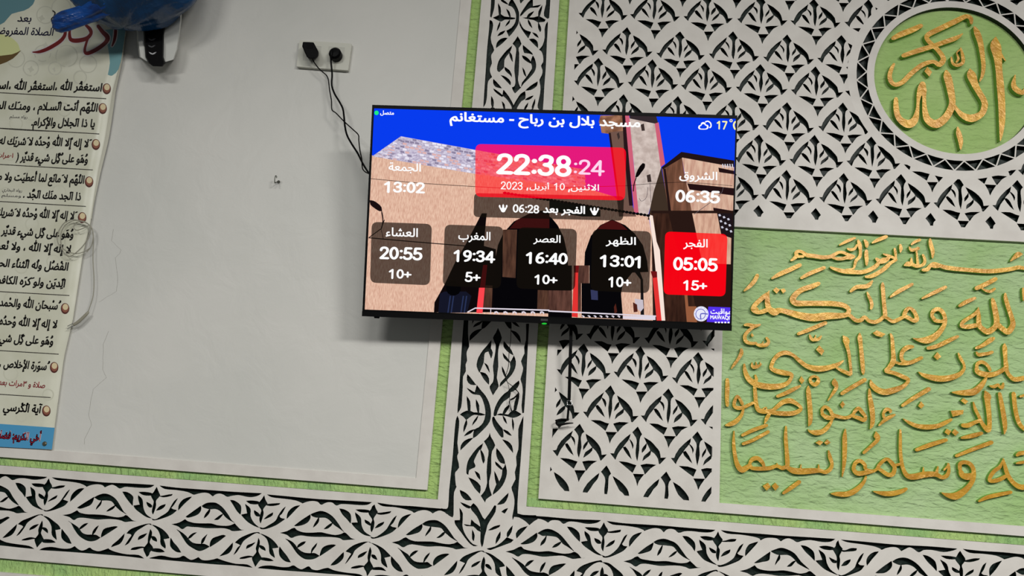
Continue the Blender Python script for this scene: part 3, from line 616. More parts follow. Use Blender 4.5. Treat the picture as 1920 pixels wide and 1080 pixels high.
sk(C3, [[(1410,270,26),(1470,280,50),(1530,250,40),(1545,275,40),(1590,290,56),(1610,230,30)],
 [[(1160,515,22),(1190,620,50),(1240,720,50),(1290,830,60),(1375,930,80),(1400,860,70),(1395,700,72),(1372,500,84),(1370,420,110),(1335,345,20)], [(1000,860,60),(1080,860,70),(1170,820,56),(1250,790,50)]],
 [(1555,385,54),(1580,520,66),(1620,750,76),(1635,900,60),(1625,990,14)], [(1765,385,66),(1780,550,66),(1810,720,66),(1860,850,66),(1940,930,50)], [(1862,428,30),(1925,410,40)], [(985,1048,36),(1130,1020,66),(1285,978,50)]],
 [[(1010,450),(1085,500),(1040,545),(970,490)], [(820,640),(1015,628),(1005,692),(850,732)], [(760,910),(830,945),(790,1010),(728,965)], [(880,915),(945,965),(890,1020),(835,965)]])
sk(D1, [
 [[(210,-90,20),(205,100,50),(230,300,60),(270,430,76),(330,485,90),(400,455,76),(450,425,60),(480,460,56),(600,470,60),(750,460,60),(850,430,50),(930,460,60),(1000,450,60),(1100,500,90),(1250,510,90),(1400,500,80),(1500,500,60),(1580,520,60),(1650,480,60),(1680,400,50),(1650,300,60),(1630,205,26)],
  [(440,405,40),(480,335,60),(560,312,66),(630,370,60),(660,430,44)], [(990,-160,30),(985,0,56),(1000,200,60),(1010,350,70),(1010,440,60)], [(855,390,16),(860,440,40)], [(1215,410,14),(1210,470,30)], [(1480,410,16),(1480,480,40)]],
 [(1880,-120,20),(1870,0,66),(1870,200,70),(1860,400,56),(1832,588,16)], [(345,98,44),(500,40,50),(725,-85,50)], [(950,838,40),(1060,760,60),(1190,668,60)]],
 [[(720,680),(760,740),(700,800),(640,730)], [(830,680),(885,740),(830,800),(775,730)], [(1490,45),(1550,70),(1500,120),(1430,80)], [(1610,30),(1660,80),(1600,115),(1560,80)]])
sk(D2, [
 [[(430,590,30),(390,680,50),(280,790,76),(150,850,80),(0,850,66),(-95,845,14)], [(240,470,56),(270,385,56),(340,352,60),(410,410,56),(430,480,50),(550,500,40),(620,450,50)], [(240,480,60),(300,540,70),(420,530,66),(560,500,44)],
  [(600,470,50),(640,400,50),(740,325,50),(820,390,66),(860,460,60),(830,550,66),(760,560,66),(680,510,60),(620,470,50)],
  [(945,-110,30),(945,0,46),(945,200,50),(960,350,56),(990,480,60),(1050,575,76),(1150,590,90),(1300,560,90),(1420,550,80),(1490,560,70),(1570,600,60),(1640,575,60),(1672,500,50),(1665,400,40)], [(1600,490,26),(1655,430,30)], [(860,420,40),(950,400,40)], [(1290,450,14),(1290,520,40)], [(1510,440,20),(1490,520,50)]],
 [(580,-80,20),(592,-20,90),(600,40,60),(520,120,50),(395,232,44)], [(1185,188,50),(1400,110,66),(1635,38,50)], [(545,812,16),(680,840,66),(820,842,76),(960,810,66),(1035,772,44)]])
sk(D3, [[(905,278,46),(1150,180,56),(1435,75,60)],
 [[(960,480,60),(960,400,56),(1030,372,60),(1110,400,66),(1160,480,66),(1160,600,70),(1120,700,70),(1030,800,86),(900,880,106),(780,870,70),(688,832,16)], [(970,510,70),(1000,570,90),(1080,590,100),(1130,570,80)]],
 [[(1610,325,14),(1560,440,50),(1480,500,56),(1420,580,56),(1405,650,50),(1490,650,60),(1580,620,60),(1650,580,50)], [(1610,320,20),(1640,450,60),(1680,570,66),(1760,680,70),(1850,740,80),(1950,750,80)]],
 [(1815,268,44),(1860,240,60),(1940,230,60)], [(1805,390,20),(1860,380,40),(1940,370,44)], [(1245,958,30),(1400,890,60),(1725,822,50)]])
#@@PART2
# ------------------------------------------------------------------ writing
FORMS = {}
for cp in list(range(0xFE70, 0xFEFD)) + list(range(0xFB50, 0xFBC0)):
    d_ = unicodedata.decomposition(chr(cp)).split()
    if len(d_) >= 2 and d_[0] in ('<initial>', '<medial>', '<final>', '<isolated>'):
        FORMS[(''.join(chr(int(h, 16)) for h in d_[1:]), d_[0][1:-1])] = chr(cp)
def arabic(s):
    s = re.sub('الله(?![\u0600-\u06ff])', 'ا\u0001', s); s = re.sub('ل([\u064b-\u0652]+)([اأإآ])', 'ل\\2\\1', s)          # the divine name has its own joined shape
    un = []; i = 0
    while i < len(s):
        c = s[i]; j = i + 1
        if c == 'ل' and j < len(s) and s[j] in 'اأإآ': c += s[j]; j += 1
        m_ = ''
        while j < len(s) and unicodedata.combining(s[j]): m_ += s[j]; j += 1
        un.append((c, m_)); i = j
    dual = lambda c: (c, 'initial') in FORMS or c == 'ـ'
    rj = lambda c: (c, 'final') in FORMS or c == 'ـ'
    out = []
    for k, (c, m_) in enumerate(un):
        p = k > 0 and dual(un[k-1][0]) and rj(c); n = k < len(un) - 1 and dual(c) and rj(un[k+1][0])
        out.append((FORMS.get((c, 'medial' if p and n else 'final' if p else 'initial' if n else 'isolated'), c), m_))
    r = ''.join(g + m_ for g, m_ in reversed(out))
    return r.replace('\u0001\ufe8d', '\ufdf2').replace('\u0001ا', '\ufdf2').replace('\u0001', '\ufdf2')
def glyphs(s, bold=0.0):
    """flat text as (verts, faces) in em units"""
    c = bpy.data.curves.new('tmp', 'FONT'); c.body = s; c.size = 1; c.resolution_u = 3; c.fill_mode = 'NONE'
    o = bpy.data.objects.new('tmp', c); me = o.to_mesh()
    P = [(v.co.x, v.co.y) for v in me.vertices]; nxt = {}
    for e in me.edges: nxt.setdefault(e.vertices[0], []).append(e.vertices[1]); nxt.setdefault(e.vertices[1], []).append(e.vertices[0])
    o.to_mesh_clear(); bpy.data.objects.remove(o); bpy.data.curves.remove(c)
    loops = []; seen = set()
    for v0 in range(len(P)):
        if v0 in seen or v0 not in nxt: continue
        lp = [v0]; seen.add(v0); cur = v0
        while True:
            cand = [n for n in nxt[cur] if n not in seen]
            if not cand: break
            cur = min(cand) if len(lp) == 1 else cand[0]; seen.add(cur); lp.append(cur)
        if len(lp) > 2: loops.append(np.array([P[i] for i in lp]))
    VV = []; Ed = []
    for lp in loops:
        n0 = len(VV); k = len(lp); VV += [Vector((float(a), float(b))) for a, b in lp]; Ed += [(n0 + i, n0 + (i+1) % k) for i in range(k)]
    vs, es, fs, ov, oe, of = delaunay_2d_cdt(VV, Ed, [], 0, 1e-6, True)
    vs = np.array([(v.x, v.y) for v in vs]); T_ = np.array([f for f in fs if len(f) == 3]); C_ = vs[T_].mean(1)
    wn = np.zeros(len(T_), int)
    for lp in loops:
        sg = 1 if np.sum(lp[:, 0] * np.roll(lp[:, 1], -1) - lp[:, 1] * np.roll(lp[:, 0], -1)) > 0 else -1
        wn += inside(C_, lp).astype(int) * sg
    A_ = vs[T_[:, 1]] - vs[T_[:, 0]]; B_ = vs[T_[:, 2]] - vs[T_[:, 0]]; ar_ = A_[:, 0] * B_[:, 1] - A_[:, 1] * B_[:, 0]
    T_[ar_ < 0] = T_[ar_ < 0][:, ::-1]; T_ = T_[(wn != 0) & (np.abs(ar_) > 1e-9)]
    V = [tuple(v) for v in vs]; F = [tuple(int(i) for i in f) for f in T_]
    if bold:
        cnt = {}
        for f in F:
            for a, b in zip(f, f[1:] + f[:1]): cnt[(min(a, b), max(a, b))] = cnt.get((min(a, b), max(a, b)), 0) + 1
        for (a, b), n in list(cnt.items()):
            if n > 1: continue
            p, q = np.array(V[a]), np.array(V[b]); d = q - p; l = np.linalg.norm(d)
            if l < 1e-6: continue
            d = d / l; nn = np.array([-d[1], d[0]]) * bold; d = d * bold * .7
            k = len(V); V += [tuple(p - d + nn), tuple(p - d - nn), tuple(q + d - nn), tuple(q + d + nn)]; F.append((k, k+1, k+2, k+3))
    return V, F
def el(cx, cy, rx, ry, n=12): return [(cx + rx*math.cos(2*math.pi*i/n + .3), cy + ry*math.sin(2*math.pi*i/n + .3)) for i in range(n + 2)]
DIG = {'0': [el(.3, .5, .22, .42)], '1': [[(.06, .7), (.27, .9)], [(.29, .93), (.29, .0)]],
 '2': [[(.08, .7), (.13, .86), (.3, .92), (.46, .85), (.5, .68), (.42, .5), (.1, .1)], [(.07, .08), (.55, .08)]],
 '3': [[(.08, .76), (.16, .89), (.3, .92), (.46, .85), (.48, .7), (.4, .56), (.24, .52)], [(.24, .52), (.44, .46), (.51, .28), (.43, .12), (.28, .07), (.12, .12), (.06, .24)]],
 '4': [[(.42, .92), (.06, .3)], [(.03, .26), (.6, .26)], [(.43, .92), (.43, .0)]],
 '5': [[(.5, .92), (.15, .92)], [(.15, .92), (.11, .5)], [(.11, .5), (.28, .58), (.46, .5), (.52, .3), (.43, .12), (.27, .07), (.12, .11), (.05, .22)]],
 '6': [[(.44, .93), (.25, .84), (.12, .6), (.09, .36)], el(.3, .3, .21, .23)], '7': [[(.05, .92), (.52, .92)], [(.52, .9), (.2, .0)]],
 '8': [el(.3, .7, .185, .21), el(.3, .27, .22, .21)], '9': [el(.3, .68, .21, .24), [(.51, .66), (.48, .36), (.34, .14), (.16, .06)]],
 ':': [[(.13, .68), (.13, .69)], [(.13, .16), (.13, .17)]], '+': [[(.04, .45), (.54, .45)], [(.29, .2), (.29, .7)]]}
def digits(s, wd=.17):
    V = []; F = []; x = 0
    for ch in s:
        for st in DIG[ch]:
            ww = wd * (1.25 if ch == ':' else 1)
            for q in ribbon([(a + x, b, ww) for a, b in st], True, 3):
                k = len(V); V += [tuple(p) for p in q]; F.append(tuple(range(k, k + len(q))))
        x += {':': .27, '+': .62}.get(ch, .63)
    return V, F

# ------------------------------------------------------------------ television
TC = np.array([-.0494, 1.9566, .5911 + CZ])
def rotm(a, b, g_):
    ca, sa, cb, sb, cg, sg = math.cos(a), math.sin(a), math.cos(b), math.sin(b), math.cos(g_), math.sin(g_)
    return np.array([[cb,-sb,0],[sb,cb,0],[0,0,1]]) @ np.array([[1,0,0],[0,ca,-sa],[0,sa,ca]]) @ np.array([[cg,0,sg],[0,1,0],[-sg,0,cg]])
RT = rotm(.1568, .027, -.0264); EX, EN, EZ = RT[:, 0], -RT[:, 1], RT[:, 2]      # right, towards viewer, up
CAMP = np.array([0, 0, CZ])
def tv(pts):
    d = rays(pts); t = ((TC - CAMP) @ EN) / (d @ EN); P = CAMP + d * t[:, None] - TC
    return np.stack([P @ EX, P @ EZ], 1)
def tvw(u, v, l): return TC + EX * u + EZ * v + EN * l
def tvmesh(name, vs, fs, l, m, parent, thick=0, mi=None):
    V = [tvw(u, v, l) for u, v in vs]; F = [tuple(f) for f in fs]
    if thick:
        n = len(V); cnt = {(a, b) for f in F for a, b in zip(f, f[1:] + f[:1])}
        V += [tvw(u, v, l - thick) for u, v in vs]
        F += [(b, a, a + n, b + n) for a, b in cnt if (b, a) not in cnt] + [tuple(i + n for i in f[::-1]) for f in fs]
    return mesh(name, V, F, m, parent)
def tvpoly(name, polys, l, m, parent, crop=(0, 0, 1), thick=0, sm=0, holes=(), clip=None):
    x0, y0, s = crop
    P = [tv([(x0 + a / s, y0 + b / s) for a, b in p]) for p in polys]
    Hh = [tv([(x0 + a / s, y0 + b / s) for a, b in p]) for p in holes]
    if sm: P = [smooth(p, sm) for p in P]
    vs, fs = cdt(P, Hh, clip); return tvmesh(name, vs, fs, l, m, parent, thick)
BR = TC + EZ * -.283
tvr = root('television', tuple(BR), 'large flat black television showing the prayer times in the middle of the wall', 'television')
hw, hh = .484, .283
OUT = [(-hw, -hh), (hw, -hh), (hw, hh), (-hw, hh)]
SCR = tv([(701.6, 203.2), (1379.5, 222.8), (1368.3, 606.7), (683.9, 580.3)])[::-1]
vs, fs = cdt([OUT], []); tvmesh('back_panel', vs, fs, -.004, M['blackm'], tvr, .012)
vs, fs = cdt([OUT], [SCR]); tvmesh('bezel', vs, fs, .0018, M['black'], tvr, .006)
vs, fs = cdt([[(-hw, -hh), (hw, -hh), (hw, -hh + .0155), (-hw, -hh + .0135)]], []); tvmesh('chin_strip', vs, fs, .0045, M['blackm'], tvr, .008)
vs, fs = cdt([[(-.40, -.255), (.40, -.255), (.36, .02), (-.36, .02)]], []); tvmesh('rear_housing', vs, fs, -.015, M['blackm'], tvr, .045)
for sx in (-.15, .15):
    vs, fs = cdt([[(sx - .015, -.16), (sx + .015, -.16), (sx + .015, .2), (sx - .015, .2)]], []); tvmesh('mount_rail', vs, fs, -.058, M['blackm'], tvr, .012)
box('mount_plate', TC[0] - .2, TC[0] + .2, D - .03, D - .001, TC[2] - .1, TC[2] + .1, M['blackm'], tvr)
for sx in (-.15, .15): tube('mount_arm', [(TC[0] + sx, D - .02, TC[2] + .05), tuple(tvw(sx, .05, -.06))], .012, M['blackm'], tvr)
vs, fs = cdt([[(-.008, -hh - .004), (.012, -hh - .004), (.010, -hh + .001), (-.006, -hh + .001)]], [])
tvmesh('sensor_lens', vs, fs, .003, M['blackm'], tvr, .006)
tvpoly('status_led', [el(1020.5, 606.8, 5.0, 1.6)], .0052, emis('green_led', (40, 200, 60)), tvr)
vs, fs = cdt([[(-.452, -hh - .004), (-.440, -hh - .004), (-.438, -hh + .002), (-.454, -hh + .002)]], []); tvmesh('cable_clip', vs, fs, -.002, M['blackm'], tvr, .006)
tvpoly('brand_plate', [[(1014, 597.5), (1027, 598), (1027, 602), (1014, 601.5)]], .0048, mat('brand_plate_grey', (60, 60, 62), .5), tvr)
# screen: one lit sheet, the picture on it in thin printed layers
E_ = {}
def ec(col, alpha=1.0, tex=None):
    k = (col, alpha, str(tex))
    if k not in E_: E_[k] = emis('screen_colour', col, alpha, tex)
    return E_[k]
vs, fs = cdt([SCR], []); scr = tvmesh('screen', vs, fs, 0, ec((8, 60, 238)), tvr)
LN = [0.0]
def pic(name, polys, col, crop=(0, 0, 1), alpha=1.0, tex=None, sm=0, l=None, holes=()):
    LN[0] += .000012
    return tvpoly(name, polys, LN[0] if l is None else l, ec(col, alpha, tex), scr, crop, 0, sm, holes, SCR)
T1 = (670, 190, 4.908); T2 = (1030, 190, 4.908); T3 = (670, 400, 4.908); T4 = (1030, 400, 4.5)
TAN = dict(tex=((208, 160, 138), 400, (1.6, 1, .13)))
FS, FB = (238, 200, 176), (228, 180, 150)
pic('facade_wall', [[(696, 291), (891, 325), (1097, 352), (1150, 368), (1190, 400), (1216, 404), (1222, 440), (1232, 470), (1246, 600), (1246, 612), (680, 590)]], FS, **TAN)
pic('brick_parapet', [[(698, 293), (749.5, 257), (752, 255.6), (891, 281), (1097, 318), (1097, 353), (891, 326)]], (216, 210, 228), tex=((168, 156, 184), 150, (1, 1, 2.2)))
BK = []
rb = np.random.RandomState(5)
bc = {0: [], 1: [], 2: []}
for r in range(9):
    f = (r + .5) / 9
    for k in range(44):
        xx = 700 + k * 9.2 + (4.6 if r % 2 else 0); 
        if xx > 1092 or rb.rand() < .35: continue
        def yt(x): return 255.6 + (x - 752) * .181 if x > 752 else 293 - (x - 698) * .69
        def yb(x): return 293 + (x - 698) * .171
        if yb(xx) - yt(xx) < 6: continue
        y = yt(xx) + (yb(xx) - yt(xx)) * f; h = (yb(xx) - yt(xx)) / 9 * .36
        bc[rb.randint(3)].append([(xx, y - h), (xx + 7.4, y - h + 1.3), (xx + 7.4, y + h + 1.3), (xx, y + h)])
for k, c in enumerate(((140, 130, 158), (222, 178, 176), (234, 230, 244))): pic('parapet_bricks', bc[k], c)
# tower
pic('tower_balcony', [[(470, 130), (690, 128), (690, 285), (550, 300), (480, 290), (470, 230), (455, 190)]], (170, 120, 92), T2, tex=((120, 80, 60), 60, (1, 1, 1)))
pic('tower_side', [[(545, 285), (695, 270), (760, 940), (800, 1060), (640, 1060), (590, 620)]], (112, 84, 74), T2)
pic('tower_edge', [[(545, 290), (565, 290), (640, 880), (650, 970), (600, 700)], [(670, 128), (700, 128), (770, 960), (735, 960), (690, 500)]], (38, 22, 26), T2)
pic('tower_face', [[(735, 150), (970, 200), (1030, 605), (905, 1065), (820, 1040), (780, 600)]], (214, 198, 190), T2, tex=((186, 168, 160), 70, (1, 1, 1)))
pic('tower_pink_trim', [[(697, 128), (735, 130), (775, 560), (822, 1035), (780, 1020), (735, 560)], [(968, 190), (1006, 195), (1065, 575), (1024, 605)]], (206, 96, 120), T2)
pic('tower_cap_shadow', [[(738, 130), (985, 140), (1000, 195), (970, 205), (740, 158)]], (52, 42, 46), T2)
pic('tower_vents', [[(620, 300), (640, 285), (650, 330), (635, 355)], [(840, 215), (870, 205), (880, 270), (850, 272)], [(895, 680), (930, 670), (940, 740), (905, 745)]], (60, 48, 46), T2)
pic('house_shadow_side', [[(1030, 605), (1115, 1090), (905, 1090), (960, 830)]], (62, 48, 38), T2)
pic('house_side', [[(1035, 612), (1215, 480), (1240, 650), (1330, 1090), (1110, 1090)]], (132, 88, 68), T2, tex=((100, 66, 50), 60, (1.5, 1, .2)))
pic('house_front', [[(1220, 515), (1700, 600), (1695, 1090), (1325, 1090), (1240, 640)]], (224, 188, 164), T2, tex=((196, 150, 130), 95, (1.5, 1, .2)))
pic('house_roof_line', [[(1030, 610), (1215, 465), (1700, 545), (1700, 605), (1225, 518), (1045, 625)], [(1050, 620), (1070, 620), (1130, 1090), (1105, 1090)]], (34, 20, 20), T2)
pic('house_balconies', [[(1555, 610), (1700, 640), (1700, 672), (1562, 652)], [(1268, 755), (1700, 800), (1700, 868), (1290, 812)], [(1508, 978), (1700, 1010), (1700, 1090), (1560, 1090), (1510, 1000)]], (36, 18, 20), T2)
pic('balcony_rails', [[(1590 + k * 22, 575), (1600 + k * 22, 577), (1604 + k * 22, 612), (1594 + k * 22, 610)] for k in range(5)] + [[(1560 + k * 22, 1030 + (k % 3) * 12), (1572 + k * 22, 1020), (1590 + k * 22, 1060), (1578 + k * 22, 1070)] for k in range(6)], (210, 210, 225), T2)
# lower part of the building
pic('lower_ground_shade', [[(1221, 395), (1400, 395), (1400, 640), (1225, 640)]], (40, 24, 20))
pic('lower_side_faces', [[(845, 0), (1005, 0), (1060, 230), (1215, 700), (1260, 930), (985, 930), (940, 480), (900, 240)]], (66, 40, 30), T4, tex=((44, 26, 20), 70, (1.5, 1, .2)))
pic('lower_house_front', [[(1205, 0), (1540, 0), (1530, 430), (1290, 420)]], (226, 186, 160), T4, tex=((196, 150, 128), 95, (1.5, 1, .2)))
pic('lower_lit_strips', [[(1170, 785), (1240, 785), (1245, 925), (1185, 925)], [(1140, 690), (1165, 690), (1185, 920), (1160, 920)]], (150, 92, 62), T4)
pic('bright_edge', [[(840, 10), (872, 20), (905, 240), (932, 310), (978, 905), (935, 905), (880, 300)]], (248, 226, 214), T4)
pic('window_bars', [[(1415, 0), (1545, 0), (1540, 210), (1450, 180)]], (30, 22, 26), T4)
pic('window_glints', [[(1425 + (k * 37) % 100, 10 + k * 17), (1440 + (k * 37) % 100, 5 + k * 17), (1450 + (k * 37) % 100, 22 + k * 17), (1432 + (k * 37) % 100, 26 + k * 17)] for k in range(9)], (200, 200, 215), T4)
pic('arcade_shadow', [[(1145, 0), (1192, 0), (1185, 60), (1165, 300), (1275, 330), (1275, 910), (705, 910), (710, 820), (800, 660), (900, 450), (1000, 280)]], (14, 8, 10), T3)
pic('left_gate', [[(760, 740), (800, 720), (1000, 720), (1050, 760), (1010, 915), (745, 915)]], (20, 22, 38), T3)
pic('left_arch', [[(1590, -2), (1440, 75), (1345, 180), (1295, 290), (1270, 420), (1250, 700), (1250, 912), (1690, 920), (1767, 922), (1767, -30), (1700, -25), (1640, -18)]], (6, 5, 8), T3)
pic('left_arch', [[(-8, 20), (20, 40), (70, 100), (120, 200), (150, 330), (158, 440), (190, 440), (190, 880), (-10, 880)]], (6, 5, 8), T4)
pic('arch_soffit', [[(1590, 0), (1470, 60), (1400, 140), (1767, 140), (1767, 20), (1680, -10)]], (58, 16, 16), T3)
pic('arcade_pier', [[(1340, 150), (1470, 150), (1455, 595), (1335, 585)], [(1150, 660), (1245, 665), (1235, 880), (1145, 880)], [(1660, 705), (1767, 710), (1767, 888), (1655, 882)]], (92, 62, 48), T3, tex=((62, 40, 32), 80, (1.5, 1, .2)))
pic('arcade_pier', [[(-8, 650), (192, 652), (192, 832), (-8, 822)], [(240, 440), (335, 440), (335, 590), (268, 590), (268, 830), (240, 830)]], (100, 66, 56), T4, tex=((66, 42, 36), 80, (1.5, 1, .2)))
pic('right_arch', [[(295, 440), (300, 330), (350, 190), (430, 100), (530, 52), (640, 100), (720, 170), (790, 270), (825, 400), (835, 495), (700, 500), (620, 600), (605, 680), (622, 892), (272, 875), (272, 590), (338, 590), (338, 440)]], (7, 6, 9), T4)
pic('arch_soffit', [[(400, 132), (470, 80), (530, 58), (600, 85), (660, 140)]], (70, 18, 18), T4)
pic('shadowed_corner', [[(700, 470), (740, 430), (790, 560), (800, 860), (770, 860), (770, 560)]], (24, 22, 26), T4)
pic('arch_sign', [[(348, 645), (408, 652), (410, 732), (354, 728)]], (52, 56, 90), T4)
pic('white_box', [[(720, 720), (790, 730), (795, 800), (770, 830), (725, 790)]], (200, 190, 200), T4)
pic('brown_jar', [[(705, 750), (740, 770), (745, 830), (712, 835)], [(545, 790), (560, 760), (572, 830), (550, 850)]], (80, 34, 26), T4)
pic('red_posts', [[(1158, 475), (1196, 475), (1152, 918), (1095, 918)]], (150, 14, 30), T3)
pic('red_posts_lit', [[(1120, 685), (1173, 685), (1152, 918), (1095, 918)]], (250, 70, 78), T3)
pic('red_posts', [[(205, 440), (250, 440), (245, 500), (208, 500)], [(855, 488), (908, 490), (910, 540), (870, 545)]], (110, 20, 22), T4)
pic('red_posts_lit', [[(208, 500), (243, 500), (240, 878), (190, 872)], [(872, 545), (910, 540), (947, 905), (905, 905)]], (226, 52, 50), T4)
pic('left_round_window', [el(885, 690, 70, 68)], (4, 4, 6), T3)
pic('gate_bars', [[(850 + k * 30, 760), (862 + k * 30, 760), (840 + k * 30, 915), (828 + k * 30, 915)] for k in (0, 1, 4, 5)], (40, 50, 84), T3)
pic('railing', [[(1010, 905), (1085, 866), (1767, 886), (1767, 898), (1085, 878), (1020, 912)], [(1225, 880), (1232, 880), (1230, 925), (1222, 925)]] + [[(1260 + k * 84, 905), (1280 + k * 84, 900), (1300 + k * 84, 912), (1296 + k * 84, 932), (1286 + k * 84, 915), (1272 + k * 84, 915), (1262 + k * 84, 932)] for k in range(6)], (222, 214, 226), T3)
pic('railing', [[(-8, 818), (900, 862), (900, 872), (-8, 830)]] + [[(270 + k * 50, 862 + k), (285 + k * 50, 860), (300 + k * 50, 872), (290 + k * 50, 882), (280 + k * 50, 870)] for k in range(7)] + [[(620, 865), (895, 870), (895, 900), (620, 890)]], (222, 214, 226), T4)
pic('awning', [[(0, 900), (90, 930), (345, 960), (470, 1000), (470, 1062), (300, 1060), (0, 1010)]], (14, 30, 26), T2)
pic('awning_scallops', [el(-10 + k * 33 - 400, 905 + k * 5.2 - 62, 18, 13, 10) for k in range(41)] , (10, 8, 10), T2)
LW = lambda pts, w_: [p for p in ribbon([(a, b, w_) for a, b in pts], False, 3)]
pic('overhead_wires', LW([(125, 712), (560, 752), (1090, 785), (1500, 800), (2460, 778)], 5) + LW([(2460, 778), (2960, 745), (3450, 778)], 4), (26, 16, 18), T1)
pic('street_lamp', [[(115, 910), (150, 915), (190, 940), (222, 972), (228, 1008), (205, 1012), (160, 985), (120, 950)]] + LW([(222, 1000), (235, 1060), (236, 1090)], 8), (26, 14, 16), T1, sm=2)
pic('street_lamp', LW([(225, -10), (236, 70), (222, 140)], 10) + LW([(222, 140), (105, 225)], 8) + LW([(105, 225), (500, 260), (990, 300)], 9) + LW([(222, 130), (250, 60)], 8) + LW([(218, 140), (240, 240)], 5), (26, 14, 16), T3)
pic('street_lamp', [[(790, 700), (800, 660), (830, 600), (860, 568), (880, 575), (878, 610), (850, 650), (815, 695)]] + LW([(800, 700), (780, 760), (772, 830)], 9), (12, 8, 10), T2, sm=2)
pic('loose_cable', LW([(905, 790), (895, 880), (850, 920), (825, 890)], 4) + LW([(1600, 790), (1560, 870), (1330, 1040)], 5) + LW([(925, 745), (935, 930)], 4), (90, 80, 86), T2)
# information cards
def card(q, r, n=6):
    out = []; q = np.array(q, float)
    for i in range(4):
        p, a, b = q[i], q[i-1], q[(i+1) % 4]; da = (a - p) / np.linalg.norm(a - p); db = (b - p) / np.linalg.norm(b - p)
        s_, e_ = p + da * r, p + db * r
        for k in range(n + 1):
            t = k / n; out.append(tuple((1-t)**2 * s_ + 2*t*(1-t) * p + t*t * e_))
    return out
DK = (18, 14, 10)
pic('next_prayer_card', [card([(889, 362), (1170, 368), (1168, 414), (888, 407)], 9)], DK, alpha=.86)
pic('clock_card', [card([(891.5, 270), (1174, 277), (1172, 376), (891, 369)], 12)], (255, 0, 34), alpha=.78)
for q in ([(697, 416), (810, 420), (806, 535), (694, 530)], [(834, 421), (944, 425), (939, 541), (830, 536)], [(972, 426), (1082, 429.5), (1078, 545), (968, 541)], [(1111, 430), (1221, 434), (1217, 550), (1107, 545)]):
    pic('prayer_card', [card(q, 12)], DK, alpha=.86)
pic('current_prayer_card', [card([(1247, 434), (1364, 439), (1360, 556), (1244, 552)], 11)], (255, 0, 20), alpha=.90)
KTV = .968 / 688
def tvtext(name, gl, x0_, y0_, x1_, y1_, col=(255, 255, 255), slope=.033, l=.0012):
    V, F = gl; V = np.array(V); mn, mx = V.min(0), V.max(0)
    w_ = (x1_ - x0_); h_ = (y1_ - y0_) - slope * w_
    c = tv([((x0_ + x1_) / 2, (y0_ + y1_) / 2)])[0]
    ax = tv([(x0_, (y0_+y1_)/2 - slope*w_/2), (x1_, (y0_+y1_)/2 + slope*w_/2)]); ex = (ax[1] - ax[0])
    wm = np.linalg.norm(ex); ux = ex / wm; uz = np.array([-ux[1], ux[0]]); hm = h_ * KTV
    q = [(c + ux * ((p[0] - mn[0]) / (mx[0] - mn[0]) - .5) * wm + uz * ((p[1] - mn[1]) / (mx[1] - mn[1]) - .5) * hm) for p in V]
    q = np.array(q); ok = inside(q, SCR); F = [f for f in F if ok[list(f)].all()]
    return tvmesh(name, q, F, l, ec(col), scr)
def ar(s, b=.022): return glyphs(arabic(s), b)
tvtext('title_writing', ar('مسجد بلال بن رباح - مستغانم', .03), 842.2, 209, 1200, 248.5)
tvtext('connection_writing', ar('متصل', .03), 713, 207, 739, 218)
pic('connection_dot', [el(706.2, 211.8, 4.2, 4.2)], (30, 235, 130), l=.0012)
tvtext('clock_writing', digits('22:38', .175), 930.8, 286.8, 1071.8, 332.4)
tvtext('seconds_writing', digits(':24', .14), 1075.8, 298.5, 1134, 331, (255, 214, 240))
tvtext('date_writing', digits('2023', .12), 939, 340, 980, 356.5)
tvtext('date_writing', glyphs(arabic('أبريل') , .012), 993, 341, 1030, 358.5); tvtext('date_writing', digits('10', .12), 1038.5, 343, 1059, 358)
tvtext('date_writing', glyphs(arabic('الاثنين'), .012), 1070, 344, 1123, 361.5)
pic('date_writing', [[(988, 352), (991, 352), (989.5, 357.5), (987, 357)], [(1066, 355), (1069, 355), (1067.5, 361), (1065, 360)]], (255, 255, 255), l=.0012)
tvtext('next_prayer_writing', digits('06:28', .16), 961.5, 382.8, 1011, 400.5); tvtext('next_prayer_writing', ar('الفجر بعد', .03), 1018, 384, 1097, 406)
for cx, cy in ((943.5, 390), (1114.5, 395.5)): pic('praying_hands_icon', [el(cx, cy + 3.6, 4.6, 4.8, 12), [(cx - 2, cy), (cx - 1.8, cy - 4.5), (cx, cy - 7.5), (cx + 1.8, cy - 4.5), (cx + 2, cy)], el(cx - 6.6, cy - 3.2, 1.7, 2.7, 8), el(cx + 6.6, cy - 3.2, 1.7, 2.7, 8), [(cx - 7.6, cy - 1.5), (cx - 5, cy - 2.5), (cx - 3, cy + 2), (cx - 5, cy + 4)], [(cx + 7.6, cy - 1.5), (cx + 5, cy - 2.5), (cx + 3, cy + 2), (cx + 5, cy + 4)]], (255, 255, 255), l=.0012)
for s_, a, b, c, d in (('الجمعة', 728.7, 304, 789.2, 326), ('الشروق', 1273.5, 320, 1344.8, 343), ('العشاء', 723.4, 426, 783.7, 446), ('المغرب', 859.5, 433, 919.6, 456), ('العصر', 1000, 439.5, 1051, 460), ('الظهر', 1135.6, 443, 1192.2, 464), ('الفجر', 1281, 447, 1326.7, 469)):
    tvtext('prayer_name_writing', ar(s_, .016), a, b, c, d)
for s_, a, b, c, d in (('13:02', 720, 339.5, 797.3, 364.5), ('06:35', 1266.3, 355.5, 1349.9, 382), ('20:55', 711.8, 461.8, 792.3, 488.8), ('19:34', 850.3, 468, 928.8, 494), ('16:40', 985.8, 472, 1064.4, 497.5), ('13:01', 1124.4, 477.5, 1201, 503.5), ('05:05', 1262, 481.8, 1345.6, 509.5)):
    tvtext('prayer_time_writing', digits(s_, .18), a, b, c, d)
